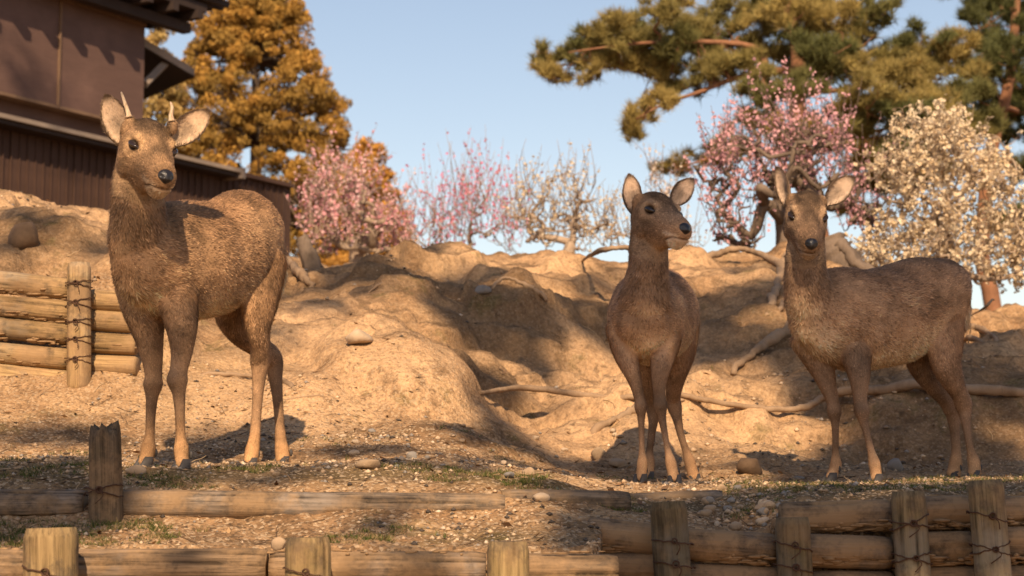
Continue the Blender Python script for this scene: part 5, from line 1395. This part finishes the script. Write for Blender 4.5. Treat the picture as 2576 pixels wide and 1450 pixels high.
# gravel, grass, twigs: uncountable
def scatter(n, y0, y1, fx, dens, seed):
    g = np.random.default_rng(seed); y = g.uniform(y0, y1, n); x = g.uniform(-1, 1, n) * (y * .268 + .25)
    w = dens(x, y); k = g.random(n) < w; return x[k], y[k], g
def pebbles():
    x, y, g = scatter(28000, 4.72, 7.6, 0, lambda x, y: np.clip(.42 + 1.5 * fbm2(x * 1.6, y * 1.6, 3, 91), .05, 1) * np.where(y > 6.9, .45, 1), 5)
    x2, y2, g2 = scatter(6000, 7.6, 10.5, 0, lambda x, y: np.clip(.1 + 1.6 * fbm2(x * 1.3, y * 1.3, 3, 95), 0, 1), 6)
    x, y = np.r_[x, x2], np.r_[y, y2]; n = len(x); z = ground_z(x, y)
    wy = wall_y(x); ok = y > wy + .14; x, y, z = x[ok], y[ok], z[ok]; n = len(x)
    r = .0026 + .0085 * g.random(n) ** 3.2; r = r * np.where(y > 7.6, 1.5, 1)
    O = np.array([(1, 0, 0), (-1, 0, 0), (0, 1, 0), (0, -1, 0), (0, 0, 1), (0, 0, -1)], float)
    Ff = np.array([(0, 2, 4), (2, 1, 4), (1, 3, 4), (3, 0, 4), (2, 0, 5), (1, 2, 5), (3, 1, 5), (0, 3, 5)])
    V = O[None] * g.uniform(.6, 1.3, (n, 6, 1)) * (r[:, None] * np.array([1.2, 1.0, .7]))[:, None, :] * 1.0
    a = g.uniform(0, 6.28, n); c, s = np.cos(a)[:, None], np.sin(a)[:, None]
    V = np.stack([V[..., 0] * c - V[..., 1] * s, V[..., 0] * s + V[..., 1] * c, V[..., 2]], -1) + np.stack([x, y, z + r * .25], 1)[:, None]
    pal = np.array([(.42, .29, .18), (.52, .38, .25), (.30, .21, .135), (.22, .19, .165), (.07, .055, .045), (.58, .45, .33)])
    K = pal[g.choice(6, n, p=[.30, .13, .25, .14, .15, .03])] * g.uniform(.8, 1.2, (n, 1))
    me = mesh_np('gravel', V.reshape(-1, 3), ((np.arange(n) * 6)[:, None, None] + Ff).reshape(-1, 3), False, np.repeat(K, 6, 0))
    o = link('gravel', me, attr_mat('gravel', .85, .2)); tag(o, 'fine mixed gravel strewn over the bare dirt', 'gravel', None, 'stuff')
pebbles()
def grass():
    g = np.random.default_rng(9); X, Y = [], []
    def patch(n, y0, y1, xa, xb, sd, thr):
        y = g.uniform(y0, y1, n); x = g.uniform(xa, xb, n); k = (fbm2(x * 4.2, y * 4.2, 3, sd) > thr) & (fbm2(x * 17, y * 17, 2, sd + 1) > -.08 + .4 * g.random(n) - .2) & (g.random(n) < .6)
        X.append(x[k]); Y.append(y[k])
    patch(9000, 5.27, 5.60, -1.8, .35, 201, -.10); patch(6500, 4.78, 5.06, -1.5, .45, 203, -.08); patch(3600, 5.25, 5.8, .0, .8, 205, .0)
    patch(5500, 5.45, 6.35, .65, 2.0, 207, -.05); patch(2600, 5.7, 7.0, -1.8, 1.0, 209, .2); patch(1200, 7.8, 9.8, -1, 2.4, 211, .24)
    x, y = np.concatenate(X), np.concatenate(Y); z = ground_z(x, y); ok = y > wall_y(x) + .14; x, y, z = x[ok], y[ok], z[ok]; n = len(x)
    nb = 7; C = np.repeat(np.stack([x, y, z], 1), nb, 0); m = n * nb
    C[:, :2] += g.normal(0, .009, (m, 2))
    d = nrm(np.stack([g.normal(0, .55, m), g.normal(0, .55, m), np.full(m, .8)], 1)); s = nrm(np.cross(d, g.normal(size=(m, 3)))) * .0014
    le = np.repeat(g.uniform(.005, .019, n), nb)[:, None] * g.uniform(.6, 1.3, (m, 1))
    V = np.stack([C - s, C + s, C + d * le], 1).reshape(-1, 3)
    dry = np.repeat(g.random(n), nb)[:, None]
    K = np.where(dry < .48, np.array([.080, .095, .024]), np.where(dry < .68, np.array([.15, .145, .04]), np.array([.30, .21, .10]))) * g.uniform(.7, 1.3, (m, 1))
    o = link('grass', mesh_np('grass', V, np.arange(m * 3).reshape(-1, 3), False, np.repeat(K, 3, 0)), attr_mat('grass', .6, .2, .3)); tag(o, 'short trampled grass along the terrace edges', 'grass', None, 'stuff')
grass()
def twigs():
    g = np.random.default_rng(19); mb = MB()
    for k in range(420):
        y = g.uniform(4.78, 7.2) if k < 330 else g.uniform(7.2, 9.5); x = g.uniform(-1, 1) * (y * .268 + .1)
        if y < float(wall_y(np.array([x]))[0]) + .16: continue
        a = g.uniform(0, 6.28); L = g.uniform(.02, .10); n = 4
        px_ = x + np.cos(a) * np.linspace(0, L, n); py_ = y + np.sin(a) * np.linspace(0, L, n)
        pz = ground_z(px_, py_) + .003 + np.linspace(0, g.uniform(0, .03) * (g.random() < .3), n)
        c = [(.20, .125, .07), (.10, .062, .038), (.38, .27, .16)][k % 3]
        mb.add(*tube(np.stack([px_ + g.normal(0, .003, n), py_ + g.normal(0, .003, n), pz], 1), np.linspace(.0017, .0008, n), 4), col=c)
    for k in range(650):     # dead leaves
        y = g.uniform(4.78, 7.4) if k < 480 else g.uniform(7.4, 10); x = g.uniform(-1, 1) * (y * .268 + .1)
        if y < float(wall_y(np.array([x]))[0]) + .16: continue
        z = gz(x, y) + .004; a = g.uniform(0, 6.28); L = g.uniform(.008, .020); t = np.array([math.cos(a), math.sin(a), g.normal(0, .25)]) * L; s = np.array([-math.sin(a), math.cos(a), g.normal(0, .3)]) * L * .4
        c0 = np.array([x, y, z]); c = [(.24, .13, .06), (.13, .075, .042), (.36, .22, .11)][k % 3]
        mb.add(np.array([c0 - t, c0 + s + [0, 0, .003], c0 + t + [0, 0, .004], c0 - s]), [(0, 1, 2), (0, 2, 3)], col=c)
    o = link('leaf_litter', mb.mesh('leaf_litter', False), attr_mat('litter', .85, .15)); tag(o, 'dry twigs and dead leaves littering the dirt', 'leaf litter', None, 'stuff')
twigs()
# ------------------------------------------------------------------ the unseen evergreen opposite the terrace, its crown shaped clump by clump for shade
SHADE = [  # photo pixel, distance of the shaded spot, radius (m), density
 (2330,800,6.7,.26,1.5),(2200,850,6.6,.24,1.4),(2420,760,6.8,.22,1.4),(2260,960,6.6,.24,1.3),(2420,960,6.8,.24,1.4),(2130,960,6.45,.17,1.1),(2120,1100,6.45,.20,1.1),(2400,1120,6.8,.30,1.4),(2260,1120,6.6,.25,1.2),(2560,900,6.9,.3,1.4),(2560,1100,6.9,.3,1.4),(2240,720,6.62,.14,.9),
 (2120,800,6.48,.14,.7),
 (1620,800,6.35,.20,.7),(1690,760,6.5,.16,.7),(1640,920,6.3,.18,.7),(1640,700,6.25,.12,.55),(1650,1040,6.3,.17,.7),(1650,1160,6.3,.20,.8),(1660,560,6.2,.11,.35),(1560,760,6.5,.1,1.2),
 (380,720,5.55,.13,.45),(330,680,5.55,.10,.3),(420,800,5.58,.13,.5),(400,920,5.58,.12,.6),(410,1030,5.6,.11,.55),
 (60,1210,5.4,.24,1.4),(200,1250,5.15,.17,1.3),(60,1270,5.1,.24,1.4),(-120,1240,5.2,.3,1.4),(330,1230,5.2,.10,.9),(250,1120,5.07,.07,.7),
 (100,1075,6.7,.16,.8),(250,1085,6.7,.10,.7),
 (1560,1380,5.05,.22,1.4),(1750,1390,5.0,.25,1.5),(1950,1370,5.0,.24,1.4),(2130,1360,5.1,.22,1.2),(2350,1340,5.1,.22,1.2),(2500,1320,5.1,.25,1.5),(1640,1270,5.3,.2,1.0),(1850,1260,5.5,.2,1.0),(2050,1240,5.6,.2,1.0),(2300,1235,5.6,.24,1.1),(2500,1230,5.6,.24,1.2),(1450,1245,5.4,.16,.9),
 (2200,1120,7.6,.26,1.5),(2400,1100,7.6,.3,1.5),(2140,1150,7.2,.18,1.3),(2300,1010,8.0,.3,1.4),(2120,960,8.6,.26,1.4),(2500,1000,8.2,.4,1.4),(2150,850,9.2,.32,1.4),(2300,850,9.2,.3,1.2),(2520,850,9.3,.4,1.3),(1960,880,9.0,.22,1.2),(2040,1000,8.3,.13,1.2),
 (1420,1160,7.2,.20,1.2),(1290,1110,7.3,.2,1.1),(1560,1180,7.0,.17,1.0),(1250,1040,7.6,.13,1.0),(1180,1200,6.3,.15,.8),(1380,1200,6.6,.18,1.0),
 (850,1140,6.4,.11,.9),(960,1150,6.4,.12,.8),(1020,1210,5.7,.12,.7),(800,1200,5.5,.12,.6),
 (1290,800,9.0,.26,1.5),(1180,800,8.9,.22,1.4),(1100,740,9.4,.28,1.4),(950,720,9.6,.26,1.3),(1200,700,9.8,.24,1.0),(850,680,10,.24,1.1),(1080,650,10.3,.12,1.0),(1380,760,9.5,.2,.7),
 (1500,860,9.3,.2,.7),(1750,860,9.3,.24,1.3),(1850,780,9.7,.24,1.2),(1700,760,9.8,.2,.9),(1880,700,10.4,.18,.8),(1560,700,10.2,.18,.6),(1320,890,8.7,.16,.9),
 (500,1090,6.8,.14,.4),(620,1200,5.5,.16,.5),(400,1215,5.4,.14,.5),(950,1290,5.0,.16,.35),(1100,1200,5.8,.2,.7),(700,870,8.0,.13,.5),(800,800,8.6,.18,.6),(760,720,9.3,.16,.6),(930,770,9.0,.14,.9),(1230,960,8.1,.14,1.1),(1190,1110,7.0,.14,1.2),(1450,800,9.5,.18,.6),(1620,800,9.5,.24,1.2),(1480,720,10,.16,.6),(1800,900,9.0,.18,1.0),(1980,760,9.9,.2,1.0),(1400,1000,8.1,.10,.5),(1700,1140,7.5,.14,.5),(1900,1180,7.2,.14,.4),(450,1400,4.6,.12,.4),(1000,1400,4.6,.12,.35),(60,700,7.3,.10,.35),(280,640,8.4,.14,.6),(20,640,8.3,.14,.7),(160,540,9.1,.14,.5),
 (250,180,22.0,.30,.8),(215,140,22,.22,.7),(310,250,22,.22,.7),(80,190,21,.3,.5),(640,460,23.2,.3,.5),(150,420,21,.4,.4),(60,560,8.8,.14,.9),(110,600,8.6,.14,.8),(250,560,8.8,.12,.7)]
def shade_tree():
    g = np.random.default_rng(55); T = Tree(56)
    b = np.array([1.6, -7.5, -.02])
    T.limb([b, b + [.1, .3, 2.2], b + [-.3, .9, 4.6], b + [-.6, 2.0, 6.6]], .22, .10, 10, wob=.08)
    for q in ([-3.2, -3.6, 6.4], [1.4, -2.6, 7.4], [3.2, -2.8, 7.2], [2.8, -1.0, 8.4]):
        T.to(np.array(q), .05, .02, .05, .06, 7)
    C, K = [], []; S = np.array(SUNV)
    for k, (px, py, d, r, den) in enumerate(SHADE):
        t = 10.2 + g.uniform(-.5, .5) + (d - 6.5) * .55
        c = np.array(P(px, py, d)) + S * t
        T.to(c, .014, .006, .04, .10, 5, True, False, 3)
        den = den * (1.7 if den >= 1 else 1.15)
        n = int(den * r * r * 3.14 / .0008); u = nrm(g.normal(size=(n, 3))) * (g.random((n, 1)) ** .36)
        lob = 1 + .22 * np.sin(3 * np.arctan2(u[:, 0], u[:, 2]) + k)
        C.append(c + u * lob[:, None] * r * np.array([1.05, 1.0, 1.0])); K.append(np.tile(C3(.055, .085, .025), (n, 1)) * g.uniform(.6, 1.4, (n, 1)))
    C, K = np.concatenate(C), np.concatenate(K)
    finish('evergreen_tree', T, [('crown', leaf_tris(g, C, .085, K, .4, .55), M_LEAF)], 'unseen evergreen tree opposite the terrace, its crown shaped to shade hinds and bank', 'tree', Vector(b), M_BARK_GREY)
shade_tree()
